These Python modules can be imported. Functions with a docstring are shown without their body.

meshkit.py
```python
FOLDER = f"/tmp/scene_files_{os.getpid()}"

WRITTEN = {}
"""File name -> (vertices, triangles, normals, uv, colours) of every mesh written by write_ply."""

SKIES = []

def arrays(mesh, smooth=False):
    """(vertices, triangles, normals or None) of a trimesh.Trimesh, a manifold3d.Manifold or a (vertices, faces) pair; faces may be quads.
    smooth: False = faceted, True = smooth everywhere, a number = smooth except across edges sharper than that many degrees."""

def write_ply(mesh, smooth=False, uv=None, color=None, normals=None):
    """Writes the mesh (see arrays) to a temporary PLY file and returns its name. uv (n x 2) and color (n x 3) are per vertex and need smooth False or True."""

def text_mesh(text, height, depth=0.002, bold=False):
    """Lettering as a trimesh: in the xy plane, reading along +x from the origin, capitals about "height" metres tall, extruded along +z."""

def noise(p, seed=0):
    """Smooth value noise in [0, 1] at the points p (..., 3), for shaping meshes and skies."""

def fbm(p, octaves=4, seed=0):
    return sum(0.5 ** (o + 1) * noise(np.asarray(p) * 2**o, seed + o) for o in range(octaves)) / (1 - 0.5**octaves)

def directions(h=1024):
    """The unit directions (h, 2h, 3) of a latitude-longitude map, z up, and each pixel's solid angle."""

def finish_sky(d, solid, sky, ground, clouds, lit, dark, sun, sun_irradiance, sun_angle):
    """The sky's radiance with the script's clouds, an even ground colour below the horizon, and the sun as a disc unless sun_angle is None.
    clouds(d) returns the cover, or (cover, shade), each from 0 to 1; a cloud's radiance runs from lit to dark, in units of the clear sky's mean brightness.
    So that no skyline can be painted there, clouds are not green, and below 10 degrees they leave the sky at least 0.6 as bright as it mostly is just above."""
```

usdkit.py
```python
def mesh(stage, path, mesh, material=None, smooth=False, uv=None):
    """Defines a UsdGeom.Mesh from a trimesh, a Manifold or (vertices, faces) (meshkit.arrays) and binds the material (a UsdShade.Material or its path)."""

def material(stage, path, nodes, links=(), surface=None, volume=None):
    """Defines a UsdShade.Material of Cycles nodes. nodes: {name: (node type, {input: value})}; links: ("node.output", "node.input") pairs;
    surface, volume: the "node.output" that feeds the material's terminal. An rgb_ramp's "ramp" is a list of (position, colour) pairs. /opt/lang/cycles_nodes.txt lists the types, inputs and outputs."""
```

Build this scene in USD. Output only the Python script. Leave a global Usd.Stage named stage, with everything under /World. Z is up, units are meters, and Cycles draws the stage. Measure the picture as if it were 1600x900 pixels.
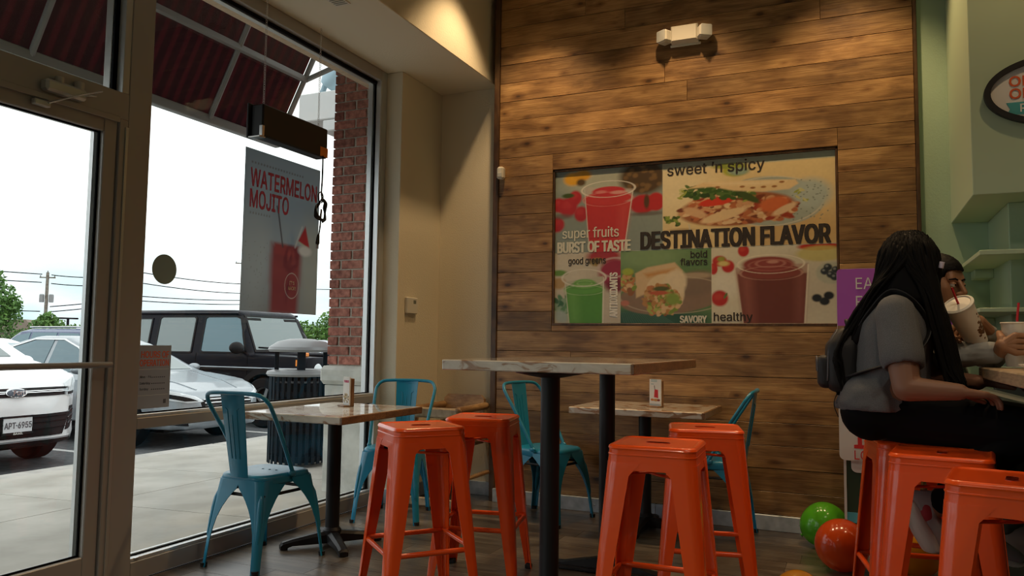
import math, random
import numpy as np, trimesh, manifold3d as m3, usdkit, meshkit
from shapely.geometry import Polygon, Point, box as sbox
from shapely import affinity
from shapely.ops import unary_union
from pxr import Usd, UsdGeom, UsdLux, UsdShade, Gf, Sdf, Vt

random.seed(7)
RNG = np.random.default_rng(7)
PI = math.pi
stage = Usd.Stage.CreateInMemory()
UsdGeom.SetStageUpAxis(stage, 'Z')
UsdGeom.Xform.Define(stage, '/World')

# ------------------------------------------------------------------ camera
EYE = np.array([0, 0, 1.11])
YAW, PITCH, ROLL, FPX = math.radians(-23.98), math.radians(4.10), math.radians(0.74), 1210.1
cam = UsdGeom.Camera.Define(stage, '/World/camera')
cf = np.array([math.sin(YAW) * math.cos(PITCH), math.cos(YAW) * math.cos(PITCH), math.sin(PITCH)])
cr = np.array([math.cos(YAW), -math.sin(YAW), 0])
cu = np.cross(cr, cf)
cr, cu = cr * math.cos(ROLL) + cu * math.sin(ROLL), -cr * math.sin(ROLL) + cu * math.cos(ROLL)
mm = Gf.Matrix4d(*cr, 0, *cu, 0, *(-cf), 0, *EYE, 1)
cam.AddTransformOp().Set(mm)
cam.CreateHorizontalApertureAttr(36.0)
cam.CreateFocalLengthAttr(36.0 * FPX / 1600)
cam.CreateClippingRangeAttr(Gf.Vec2f(0.05, 2000))
cam.CreateExposureAttr(0.0)

# ------------------------------------------------------------------ sky: bright overcast, thin and a little blue near the horizon
usdkit.material(stage, '/World/Looks/sky', {
    't': ('texture_coordinate', {}), 's': ('separate_xyz', {}),
    'r': ('rgb_ramp', {'ramp': [(0.0, (.55, .68, .74)), (.03, (.60, .80, .87)), (.07, (.72, .88, .93)), (.13, (1, 1, 1)), (1, (1, 1, 1))]}),
    'map': ('mapping', {'scale': (1.5, 1.5, 6)}),
    'n': ('noise_texture', {'scale': 2.6, 'detail': 5.0}),
    'nr': ('rgb_ramp', {'ramp': [(.40, (0, 0, 0)), (.62, (1, 1, 1))]}),
    'mx': ('mix', {'mix_type': 'mix', 'color2': (1.0, 1.0, 1.0)}),
    'b': ('background_shader', {'strength': 1.35})},
    [('t.generated', 's.vector'), ('s.z', 'r.fac'), ('t.generated', 'map.vector'), ('map.vector', 'n.vector'), ('n.fac', 'nr.fac'),
     ('nr.color', 'mx.fac'), ('r.color', 'mx.color1'), ('mx.color', 'b.color')], surface='b.background')
dome = UsdLux.DomeLight.Define(stage, '/World/sky')
dome.CreateIntensityAttr(1.0)
UsdShade.MaterialBindingAPI.Apply(dome.GetPrim()).Bind(UsdShade.Material.Get(stage, '/World/Looks/sky'))

# ------------------------------------------------------------------ ceiling can lights (warm), each a lamp at its place in the ceiling
CAN_Z = 3.9
CANS = [  # x, y, power, cone half angle
    (-2.02, 4.45, 255, 44), (-1.02, 4.45, 205, 44), (-0.02, 4.45, 240, 44), (0.95, 3.45, 95, 50),
    (0.3, 1.5, 120, 62), (1.6, 1.5, 90, 62), (-1.0, -0.8, 110, 62), (1.6, -0.8, 90, 62)]
for k, (x, y, pw, cone) in enumerate(CANS):
    s = UsdLux.SphereLight.Define(stage, '/World/can_light_%03d' % k)
    s.AddTranslateOp().Set((x, y, CAN_Z - .03))
    s.CreateRadiusAttr(.045)
    s.CreateIntensityAttr(pw * 5.0)
    s.CreateColorAttr(Gf.Vec3f(1.0, .66, .34) if y > 2 else Gf.Vec3f(1.0, .80, .58))
    sh = UsdLux.ShapingAPI.Apply(s.GetPrim())
    sh.CreateShapingConeAngleAttr(cone)
    sh.CreateShapingConeSoftnessAttr(.55)

# ================================================================== helpers
M = {}


def P(name, color, rough=.5, metal=0., spec=.5, coat=0., coat_rough=.05, bump=0., bscale=60., trans=0., emit=None, sheen=0.):
    n = {'p': ('principled_bsdf', dict(base_color=color, roughness=rough, metallic=metal, specular_ior_level=spec, coat_weight=coat,
                                       coat_roughness=coat_rough, transmission_weight=trans, sheen_weight=sheen))}
    l = []
    if bump:
        n['g'] = ('geometry', {}); n['n'] = ('noise_texture', {'scale': bscale, 'detail': 3.0}); n['b'] = ('bump', {'strength': bump, 'distance': .01})
        l = [('g.position', 'n.vector'), ('n.fac', 'b.height'), ('b.normal', 'p.normal')]
    M[name] = usdkit.material(stage, '/World/Looks/' + name, n, l, surface='p.BSDF')


def NM(name, nodes, links, surface='p.BSDF'):
    M[name] = usdkit.material(stage, '/World/Looks/' + name, nodes, links, surface=surface)


def speckle(name, c1, c2, scale=30., rough=.6, lo=.35, hi=.65, bump=0., stretch=(1, 1, 1), coat=0., metal=0., detail=4.0, off=(0, 0, 0)):
    n = {'g': ('geometry', {}), 'm': ('mapping', {'scale': stretch, 'location': off}), 'n': ('noise_texture', {'scale': scale, 'detail': detail}),
         'r': ('rgb_ramp', {'ramp': [(lo, c1), (hi, c2)]}), 'p': ('principled_bsdf', {'roughness': rough, 'coat_weight': coat, 'metallic': metal})}
    l = [('g.position', 'm.vector'), ('m.vector', 'n.vector'), ('n.fac', 'r.fac'), ('r.color', 'p.base_color')]
    if bump:
        n['b'] = ('bump', {'strength': bump, 'distance': .01}); l += [('n.fac', 'b.height'), ('b.normal', 'p.normal')]
    NM(name, n, l)


used = {}


def pathname(parent, name):
    base = str(parent.GetPath()) if parent else '/World'
    k = (base, name); n = used.get(k, 0); used[k] = n + 1
    return base + '/' + (name if n == 0 else '%s_%03d' % (name, n))


def obj(name, mesh, mat, parent=None, smooth=30):
    if isinstance(mesh, (list, tuple)) and not isinstance(mesh[0], np.ndarray):
        mesh = trimesh.util.concatenate([m for m in mesh])
    return usdkit.mesh(stage, pathname(parent, name), mesh, M[mat], smooth=smooth).GetPrim()


def tag(o, label=None, cat=None, group=None, kind=None):
    for k, v in (('label', label), ('category', cat), ('group', group), ('kind', kind)):
        if v:
            o.SetCustomDataByKey(k, v)
    return o


def thing(name, label, cat, loc=(0, 0, 0), rz=0., group=None, kind=None):
    x = UsdGeom.Xform.Define(stage, pathname(None, name))
    x.AddTranslateOp().Set(Gf.Vec3d(*map(float, loc))); x.AddRotateZOp().Set(float(rz))
    return tag(x.GetPrim(), label, cat, group, kind)


def dup(root, label, loc, rz, group=None):
    was = root.GetCustomData()
    nm = root.GetName()
    r = thing(nm, label, was['category'], loc, rz, group or was.get('group'))
    r.GetReferences().AddInternalReference(root.GetPath()); r.SetInstanceable(True)
    return r


def struct(name, label, cat, mesh=None, mat=None, smooth=30):
    o = thing(name, label, cat, kind='structure') if mesh is None else tag(obj(name, mesh, mat, None, smooth), label, cat, kind='structure')
    return o


def bx(x0, x1, y0, y1, z0, z1):
    m = trimesh.creation.box((x1 - x0, y1 - y0, z1 - z0)); m.apply_translation(((x0 + x1) / 2, (y0 + y1) / 2, (z0 + z1) / 2)); return m


def cbx(x0, x1, y0, y1, z0, z1, c=.004):
    """a box with chamfered edges (44 triangles)"""
    p = []
    for sx in (0, 1):
        for sy in (0, 1):
            for sz in (0, 1):
                q = np.array([(x0, x1)[sx], (y0, y1)[sy], (z0, z1)[sz]]); d = np.array([1 - 2 * sx, 1 - 2 * sy, 1 - 2 * sz]) * c
                for k in range(3):
                    e = d.copy(); e[k] = 0; p.append(q + e)
    return trimesh.Trimesh(p).convex_hull


def T(m, loc=(0, 0, 0), rz=0, rx=0, ry=0, s=None):
    m = m.copy()
    if s is not None:
        m.apply_transform(np.diag([*(s if np.ndim(s) else (s, s, s)), 1]))
    for a, ax in ((rx, (1, 0, 0)), (ry, (0, 1, 0)), (rz, (0, 0, 1))):
        if a:
            m.apply_transform(trimesh.transformations.rotation_matrix(math.radians(a), ax))
    m.apply_translation(loc)
    return m


def tube(pts, r, sides=10, closed=False, flat=1.0, cap=True):
    p = np.asarray(pts, float); n = len(p); r = np.broadcast_to(np.asarray(r, float), (n,))
    t = np.roll(p, -1, 0) - np.roll(p, 1, 0) if closed else np.gradient(p, axis=0)
    t /= np.linalg.norm(t, axis=1, keepdims=True) + 1e-12
    a = np.zeros_like(p); ref = np.array([0, 0, 1.]) if abs(t[0][2]) < .9 else np.array([1., 0, 0])
    cur = np.cross(t[0], ref); cur /= np.linalg.norm(cur)
    for i in range(n):
        cur = cur - t[i] * (cur @ t[i]); cur /= np.linalg.norm(cur) + 1e-12; a[i] = cur
    b = np.cross(t, a); g = np.arange(sides) * 2 * PI / sides
    v = (p[:, None] + r[:, None, None] * (np.cos(g)[None, :, None] * a[:, None] + flat * np.sin(g)[None, :, None] * b[:, None])).reshape(-1, 3)
    f = []
    for i in range(n if closed else n - 1):
        for j in range(sides):
            a0, a1 = i * sides + j, i * sides + (j + 1) % sides; k = ((i + 1) % n) * sides
            b0, b1 = k + j, k + (j + 1) % sides
            f += [(a0, a1, b1), (a0, b1, b0)]
    if cap and not closed:
        for j in range(1, sides - 1):
            f.append((0, j + 1, j)); e = (n - 1) * sides; f.append((e, e + j, e + j + 1))
    m = trimesh.Trimesh(v, f, process=False)
    return m


def spline(pts, n=8):
    p = np.asarray(pts, float); q = np.vstack([2 * p[0] - p[1], p, 2 * p[-1] - p[-2]]); out = []
    for i in range(1, len(q) - 2):
        for u in np.linspace(0, 1, n, endpoint=False):
            a, b, c, d = q[i - 1], q[i], q[i + 1], q[i + 2]
            out.append(.5 * (2 * b + (c - a) * u + (2 * a - 5 * b + 4 * c - d) * u * u + (3 * b - a - 3 * c + d) * u ** 3))
    out.append(p[-1]); return np.array(out)


def loft(rings, caps=True):
    """rings: list of (n,3) closed loops with equal n"""
    R = np.array(rings, float); k, n = R.shape[:2]; v = R.reshape(-1, 3); f = []
    for i in range(k - 1):
        for j in range(n):
            a, b = i * n + j, i * n + (j + 1) % n
            f += [(a, b, b + n), (a, b + n, a + n)]
    if caps:
        c0, c1 = len(v), len(v) + 1
        v = np.vstack([v, R[0].mean(0), R[-1].mean(0)]); e = (k - 1) * n
        for j in range(n):
            f += [(c0, (j + 1) % n, j), (c1, e + j, e + (j + 1) % n)]
    return trimesh.Trimesh(v, f, process=False)


def rrect(wx, wy, r, n=5, c=(0, 0)):
    out = []
    for sx, sy, t0 in ((1, 1, 0), (-1, 1, 90), (-1, -1, 180), (1, -1, 270)):
        for t in np.radians(np.linspace(t0, t0 + 90, n)):
            out.append((c[0] + sx * (wx / 2 - r) + r * math.cos(t), c[1] + sy * (wy / 2 - r) + r * math.sin(t)))
    return np.array(out)


def lathe(prof, n=32, loc=(0, 0, 0)):
    m = trimesh.creation.revolve(np.array(prof, float), sections=n); m.apply_translation(loc); return m


def extr(poly, h, z=0.):
    """shapely polygon -> prism along +z from z"""
    gs = getattr(poly, 'geoms', [poly])
    m = trimesh.util.concatenate([trimesh.creation.extrude_polygon(g, h, engine='earcut') for g in gs if g.area > 1e-9])
    m.apply_translation((0, 0, z)); return m


def frame_to(m, o, r, u):
    """map local x,y,z to right r, up u, normal r x u at origin o"""
    r, u = np.asarray(r, float), np.asarray(u, float); n = np.cross(r, u)
    A = np.eye(4); A[:3, 0], A[:3, 1], A[:3, 2], A[:3, 3] = r, u, n, o
    m = m.copy(); m.apply_transform(A); return m


def words_mesh(text, h, cond, o, r, u, bold=True, depth=.0012, align='l'):
    m = meshkit.text_mesh(text, h, depth, bold)
    m.apply_transform(np.diag([cond, 1, 1, 1]))
    w = m.bounds[1][0]
    m.apply_translation((-w / 2 if align == 'c' else -w if align == 'r' else 0, 0, 0))
    return frame_to(m, o, r, u)


def vcol(name, verts, faces, cols, mat, parent):
    g = usdkit.mesh(stage, pathname(parent, name), (verts, faces), M[mat])
    UsdGeom.PrimvarsAPI(g).CreatePrimvar('paint', Sdf.ValueTypeNames.Color3fArray, 'vertex').Set(Vt.Vec3fArray.FromNumpy(np.asarray(cols, np.float32)))
    return g.GetPrim()


def printed(name, W, H, n, paint, mat, parent, o, r, u):
    """a printed sheet: paint(x, y) gives the ink colour at metres from the lower left corner"""
    nx = int(n); ny = max(2, int(n * H / W)); X, Y = np.meshgrid(np.linspace(0, W, nx), np.linspace(0, H, ny))
    C = paint(X, Y).reshape(-1, 3); r, u = np.asarray(r, float), np.asarray(u, float)
    V = np.asarray(o, float) + X.reshape(-1, 1) * r + Y.reshape(-1, 1) * u
    i = (np.arange(ny - 1)[:, None] * nx + np.arange(nx - 1)[None]).ravel()
    F = np.vstack([np.c_[i, i + 1, i + nx + 1], np.c_[i, i + nx + 1, i + nx]])
    return vcol(name, V, F, C, mat, parent)


def lin(*c):
    c = np.array(c, float) / 255.; return tuple(np.where(c < .04045, c / 12.92, ((c + .055) / 1.055) ** 2.4))


class Canvas:
    """paints soft shapes on a grid of points"""
    def __init__(s, X, Y, bg):
        s.X, s.Y = X, Y; s.C = np.empty(X.shape + (3,)); s.C[:] = bg; s.clip = np.ones_like(X)

    def blend(s, a, c):
        a = (np.clip(a, 0, 1) * s.clip)[..., None]; s.C = s.C * (1 - a) + np.asarray(c, float) * a

    def ell(s, cx, cy, rx, ry, c, rot=0, soft=.15, k=1.):
        t = math.radians(rot); dx, dy = s.X - cx, s.Y - cy
        d = np.hypot((dx * math.cos(t) + dy * math.sin(t)) / rx, (-dx * math.sin(t) + dy * math.cos(t)) / ry)
        s.blend(np.clip((1 - d) / soft + .5, 0, 1) * k, c)

    def ring(s, cx, cy, rx, ry, c, w=.06, rot=0, k=1.):
        t = math.radians(rot); dx, dy = s.X - cx, s.Y - cy
        d = np.hypot((dx * math.cos(t) + dy * math.sin(t)) / rx, (-dx * math.sin(t) + dy * math.cos(t)) / ry)
        s.blend(np.clip(1.3 - np.abs(d - 1) / w, 0, 1) * k, c)

    def rect(s, x0, x1, y0, y1, c, soft=.002, k=1.):
        a = np.minimum.reduce([s.X - x0, x1 - s.X, s.Y - y0, y1 - s.Y]) / soft + .5; s.blend(np.clip(a, 0, 1) * k, c)

    def poly(s, pts, c, soft=.004, k=1.):
        p = np.array(pts, float); inside = np.zeros(s.X.shape, bool); dist = np.full(s.X.shape, 9.)
        for (x0, y0), (x1, y1) in zip(p, np.roll(p, -1, 0)):
            cr_ = ((y0 > s.Y) != (y1 > s.Y)) & (s.X < (x1 - x0) * (s.Y - y0) / ((y1 - y0) or 1e-9) + x0); inside ^= cr_
            l2 = (x1 - x0) ** 2 + (y1 - y0) ** 2 + 1e-12; t = np.clip(((s.X - x0) * (x1 - x0) + (s.Y - y0) * (y1 - y0)) / l2, 0, 1)
            dist = np.minimum(dist, np.hypot(s.X - x0 - t * (x1 - x0), s.Y - y0 - t * (y1 - y0)))
        s.blend(np.where(inside, .5 + dist / soft, .5 - dist / soft) * k, c)

    def line(s, pts, c, w=.004, k=1.):
        dist = np.full(s.X.shape, 9.); p = np.array(pts, float)
        for (x0, y0), (x1, y1) in zip(p[:-1], p[1:]):
            l2 = (x1 - x0) ** 2 + (y1 - y0) ** 2 + 1e-12; t = np.clip(((s.X - x0) * (x1 - x0) + (s.Y - y0) * (y1 - y0)) / l2, 0, 1)
            dist = np.minimum(dist, np.hypot(s.X - x0 - t * (x1 - x0), s.Y - y0 - t * (y1 - y0)))
        s.blend(np.clip(1.2 - dist / w, 0, 1) * k, c)

    def grain(s, sc, amt, seed=0):
        n = meshkit.fbm(np.stack([s.X * sc, s.Y * sc, s.X * 0 + seed], -1), 3, seed) - .5
        s.C = np.clip(s.C * (1 + amt * 2 * n[..., None]), 0, 1)


# bodies: hulls of spheres along bones, joined and smoothed
def sph(p, r, n=14):
    return m3.Manifold.sphere(float(r), n).translate(tuple(map(float, p)))


def bone(a, ra, b, rb):
    return m3.Manifold.batch_hull([sph(a, ra), sph(b, rb)])


def chain(pts, rs):
    return [bone(pts[i], rs[i], pts[i + 1], rs[i + 1]) for i in range(len(pts) - 1)]


def ellip(c, r, rot=(0, 0, 0), n=24):
    return m3.Manifold.sphere(1.0, n).scale(tuple(map(float, r))).rotate(tuple(map(float, rot))).translate(tuple(map(float, c)))


def fuse(parts):
    return m3.Manifold.batch_boolean(parts, m3.OpType.Add)


def flesh(parts, ref=.02, it=8, minus=None):
    m = fuse(parts) if isinstance(parts, list) else parts
    if minus:
        m = m - fuse(minus)
    m = m.refine_to_length(ref); q = m.to_mesh()
    t = trimesh.Trimesh(q.vert_properties[:, :3], q.tri_verts, process=True)
    trimesh.smoothing.filter_taubin(t, lamb=.5, nu=.53, iterations=it)
    return t


def to_manifold(t):
    t = trimesh.Trimesh(t.vertices, t.faces, process=True)
    return m3.Manifold(m3.Mesh(np.asarray(t.vertices, np.float32), np.asarray(t.faces, np.uint32)))


def prism(pts, lo, hi, axis='y'):
    """polygon in (x,z) extruded along y, or (y,z) along x, or (x,y) along z"""
    cs = m3.CrossSection([np.asarray(pts, float)], m3.FillRule.NonZero)
    m = m3.Manifold.extrude(cs, hi - lo).translate((0, 0, lo))
    if axis == 'y':    # local (x, z, d) -> (x, d, z)
        return m.rotate((90, 0, 0)).mirror((0, 1, 0))
    if axis == 'x':    # local (y, z, d) -> (d, y, z)
        return m.transform(np.array([[0, 0, 1, 0], [1, 0, 0, 0], [0, 1, 0, 0]], float))
    return m


def tm(m):
    q = m.to_mesh(); return trimesh.Trimesh(q.vert_properties[:, :3], q.tri_verts, process=False)

# ================================================================== materials
NOPOS = {'g': ('geometry', {})}


def wood(name, dark, mid, light, off, rough=.42, stretch=(.9, 9, 9), knots=True, coat=0.15, ksc=(2.2, 7, 7)):
    n = {'g': ('geometry', {}), 'm': ('mapping', {'scale': stretch, 'location': off}),
         'n1': ('noise_texture', {'scale': 2.2, 'detail': 6.0, 'roughness': .62, 'distortion': 1.1}),
         'r1': ('rgb_ramp', {'ramp': [(.30, dark), (.50, mid), (.72, light)]}),
         'm2': ('mapping', {'scale': (stretch[0] * 2.5, stretch[1] * 9, stretch[2] * 9), 'location': off}),
         'n2': ('noise_texture', {'scale': 2.0, 'detail': 3.0}), 'r2': ('rgb_ramp', {'ramp': [(.32, (.62, .56, .50)), (.58, (1, 1, 1))]}),
         'x2': ('mix', {'mix_type': 'multiply', 'fac': .8}),
         'm3': ('mapping', {'scale': (2.2, 2.2, 4.2), 'location': off}), 'n3': ('noise_texture', {'scale': 1.6, 'detail': 2.0}),
         'r3': ('rgb_ramp', {'ramp': [(.38, (.50, .44, .40)), (.60, (1, 1, 1))]}), 'x4': ('mix', {'mix_type': 'multiply', 'fac': .75}),
         'p': ('principled_bsdf', {'roughness': rough, 'coat_weight': coat, 'coat_roughness': .25}),
         'b': ('bump', {'strength': .25, 'distance': .004})}
    l = [('g.position', 'm.vector'), ('m.vector', 'n1.vector'), ('n1.fac', 'r1.fac'), ('g.position', 'm2.vector'), ('m2.vector', 'n2.vector'), ('n2.fac', 'r2.fac'),
         ('r1.color', 'x2.color1'), ('r2.color', 'x2.color2'), ('g.position', 'm3.vector'), ('m3.vector', 'n3.vector'), ('n3.fac', 'r3.fac'),
         ('x2.color', 'x4.color1'), ('r3.color', 'x4.color2'), ('n2.fac', 'b.height'), ('b.normal', 'p.normal')]
    last = 'x4.color'
    if knots:
        n.update({'mk': ('mapping', {'scale': ksc, 'location': off}), 'sp': ('separate_xyz', {}), 'cb': ('combine_xyz', {}), 'nk': ('noise_texture', {'scale': 6.0, 'detail': 2.0}), 'ak': ('mix_vector', {'fac': .06}),
                  'v': ('voronoi_texture', {'dimensions': '2D', 'scale': 1.0, 'randomness': 1.0}), 'sc': ('separate_color', {}), 'mr': ('math', {'math_type': 'multiply_add', 'value2': .34}), 'rk': ('rgb_ramp', {'ramp': [(.0, (.08, .05, .035)), (.07, (.14, .09, .06)), (.12, (.50, .40, .32)), (.30, (1, 1, 1))]}),
                  'x3': ('mix', {'mix_type': 'multiply', 'fac': .9})})
        l += [('g.position', 'mk.vector'), ('mk.vector', 'ak.a'), ('g.position', 'nk.vector'), ('nk.color', 'ak.b'), ('ak.result', 'sp.vector'), ('sp.x', 'cb.x'), ('sp.z', 'cb.y'), ('cb.vector', 'v.vector'), ('v.color', 'sc.color'), ('sc.r', 'mr.value1'), ('v.distance', 'mr.value3'), ('mr.value', 'rk.fac'), (last, 'x3.color1'), ('rk.color', 'x3.color2')]
        last = 'x3.color'
    NM(name, n, l + [(last, 'p.base_color')])


for i in range(6):
    k = (.82, 1.0, 1.12, .92, 1.22, .72)[i]
    wood('wall_plank_%s' % 'abcdef'[i], tuple(np.array((.20, .108, .040)) * k), tuple(np.array((.35, .200, .078)) * k), tuple(np.array((.46, .285, .118)) * k), (i * 3.7, i * 1.3, i * 2.9), stretch=(1.1, 5, 7), ksc=(4.2, 1, 8.4))
wood('wall_trim_wood', (.045, .022, .010), (.10, .05, .02), (.15, .08, .035), (9, 3, 1), knots=False, stretch=(7, 7, .9))
for i in range(4):
    k = (1.8, 2.1, 2.5, 1.5)[i]
    wood('floor_plank_%s' % 'abcd'[i], tuple(np.array((.030, .024, .017)) * k), tuple(np.array((.062, .050, .036)) * k), tuple(np.array((.098, .083, .062)) * k), (i * 5.1, i * 2.3, 0), rough=.30, knots=False, stretch=(.8, 7, 7), coat=.25)
wood('pale_wood', (.56, .42, .25), (.68, .54, .34), (.78, .66, .46), (1, 2, 3), knots=False, stretch=(6, 6, .8), rough=.5)
wood('rail_wood', (.28, .15, .065), (.42, .25, .11), (.52, .34, .17), (1, 2, 3), knots=False, stretch=(4, .8, 6), rough=.4)
wood('holder_wood', (.16, .075, .03), (.26, .13, .05), (.36, .2, .09), (4, 2, 3), knots=False, stretch=(7, 7, 1), rough=.5)
wood('counter_wood', (.42, .29, .16), (.55, .40, .24), (.64, .50, .33), (8, 2, 3), knots=False, stretch=(7, .9, 7), rough=.35)
wood('pole_wood', (.16, .14, .11), (.24, .21, .17), (.30, .27, .23), (8, 2, 3), knots=False, stretch=(7, 7, .9), rough=.8)
# table tops: distressed whitewash over brown boards under clear epoxy
for nm, st in (('table_top', (5, 9, 14)), ('table_edge', (7, 7, 18))):
    NM(nm, {'g': ('geometry', {}), 'm': ('mapping', {'scale': st}), 'n': ('noise_texture', {'scale': 1.25, 'detail': 5.0, 'distortion': 1.2}),
            'r': ('rgb_ramp', {'ramp': [(.30, (.26, .12, .05)), (.40, (.40, .24, .13)), (.46, (.62, .55, .44)), (.75, (.74, .69, .58))]}),
            'p': ('principled_bsdf', {'roughness': .4, 'coat_weight': 1.0, 'coat_roughness': .03})},
       [('g.position', 'm.vector'), ('m.vector', 'n.vector'), ('n.fac', 'r.fac'), ('r.color', 'p.base_color')])
wood('table_side', (.16, .075, .03), (.27, .14, .06), (.36, .21, .10), (3, 1, 2), knots=False, stretch=(9, 5, 9), coat=.8)
P('cream_plaster', (.70, .645, .50), .75, bump=.15, bscale=90)
P('soffit_plaster', (.74, .70, .56), .8, bump=.15, bscale=90)
P('mint_paint', (.36, .50, .36), .55, bump=.1, bscale=90)
P('mint_shelf', (.46, .58, .40), .45)
P('white_ceiling', (.6, .58, .52), .85)
P('dark_wall', (.16, .16, .15), .8)
P('bronze_frame', (.37, .355, .33), .42, metal=.2, spec=.5)
P('bronze_light', (.50, .50, .47), .35, metal=.5)
P('silver_edge', (.66, .68, .68), .3, metal=.6)
P('gasket', (.004, .004, .005), .7, spec=.1)
P('steel', (.62, .62, .6), .28, metal=1.)
speckle('galvanized', (.34, .40, .46), (.56, .63, .70), scale=14, rough=.4, metal=.15, lo=.3, hi=.7)
P('orange_paint', (.90, .092, .007), .24, coat=.6, coat_rough=.06)
P('orange_dark', (.40, .04, .006), .35)
P('teal_paint', (.008, .215, .37), .33, coat=.35, coat_rough=.15)
P('rubber', (.012, .012, .012), .8)
P('black_metal', (.008, .008, .009), .45, spec=.35, bump=.05)
P('black_plastic', (.010, .010, .011), .5)
P('white_plastic', (.66, .64, .56), .4)
P('clear_lens', (.55, .57, .55), .12, spec=.7)
NM('sticker_back', {'p': ('principled_bsdf', {'base_color': (.30, .32, .27), 'roughness': .7}), 't': ('translucent_bsdf', {'color': (.30, .33, .27)}), 'm': ('mix_closure', {'fac': .4})}, [('p.BSDF', 'm.closure1'), ('t.BSDF', 'm.closure2')], surface='m.closure')
P('paper_white', (.75, .74, .70), .6)
P('orange_ink', (.72, .12, .03), .6)
P('red_ink', (.60, .03, .03), .6)
P('pink_ink', (.62, .10, .20), .6)
P('teal_ink', (.07, .38, .40), .6)
P('white_ink', (.80, .79, .72), .6)
P('pale_ink', (.62, .62, .52), .6)
P('black_ink', (.022, .016, .012), .6)
P('grey_ink', (.10, .10, .11), .6)
P('purple_board', (.42, .10, .52), .5)
P('white_board', (.66, .68, .66), .5)
P('green_board', (.018, .055, .03), .5)
P('cyan_board', (.10, .46, .56), .5)
NM('grey_sign', {'p': ('principled_bsdf', {'base_color': (.34, .335, .33), 'roughness': .7}), 't': ('translucent_bsdf', {'color': (.40, .40, .41)}), 'm': ('mix_closure', {'fac': .3})}, [('p.BSDF', 'm.closure1'), ('t.BSDF', 'm.closure2')], surface='m.closure')
P('counter_face', (.055, .075, .068), .5)
P('red_straw', (.60, .02, .03), .35)
P('cup_white', (.76, .70, .58), .45)
P('tray_white', (.70, .68, .60), .35)
for nm, c in (('green', (.10, .46, .02)), ('orange', (.62, .075, .008)), ('yellow', (.66, .30, .015))):
    NM('balloon_' + nm, {'p': ('principled_bsdf', {'base_color': c, 'roughness': .16, 'coat_weight': .5, 'subsurface_weight': .0}), 't': ('translucent_bsdf', {'color': c}), 'm': ('mix_closure', {'fac': .25})},
       [('p.BSDF', 'm.closure1'), ('t.BSDF', 'm.closure2')], surface='m.closure')
NM('glass', {'t': ('transparent_bsdf', {'color': (.95, .975, .968)}), 'g': ('glossy_bsdf', {'color': (1, 1, 1), 'roughness': 0.0}), 'f': ('layer_weight', {'blend': .5}),
             'pw': ('math', {'math_type': 'power', 'value2': 5.0}), 'ma': ('math', {'math_type': 'multiply_add', 'value2': .90, 'value3': .018}), 'm': ('mix_closure', {})},
   [('f.facing', 'pw.value1'), ('pw.value', 'ma.value1'), ('ma.value', 'm.fac'), ('t.BSDF', 'm.closure1'), ('g.BSDF', 'm.closure2')], surface='m.closure')
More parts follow.
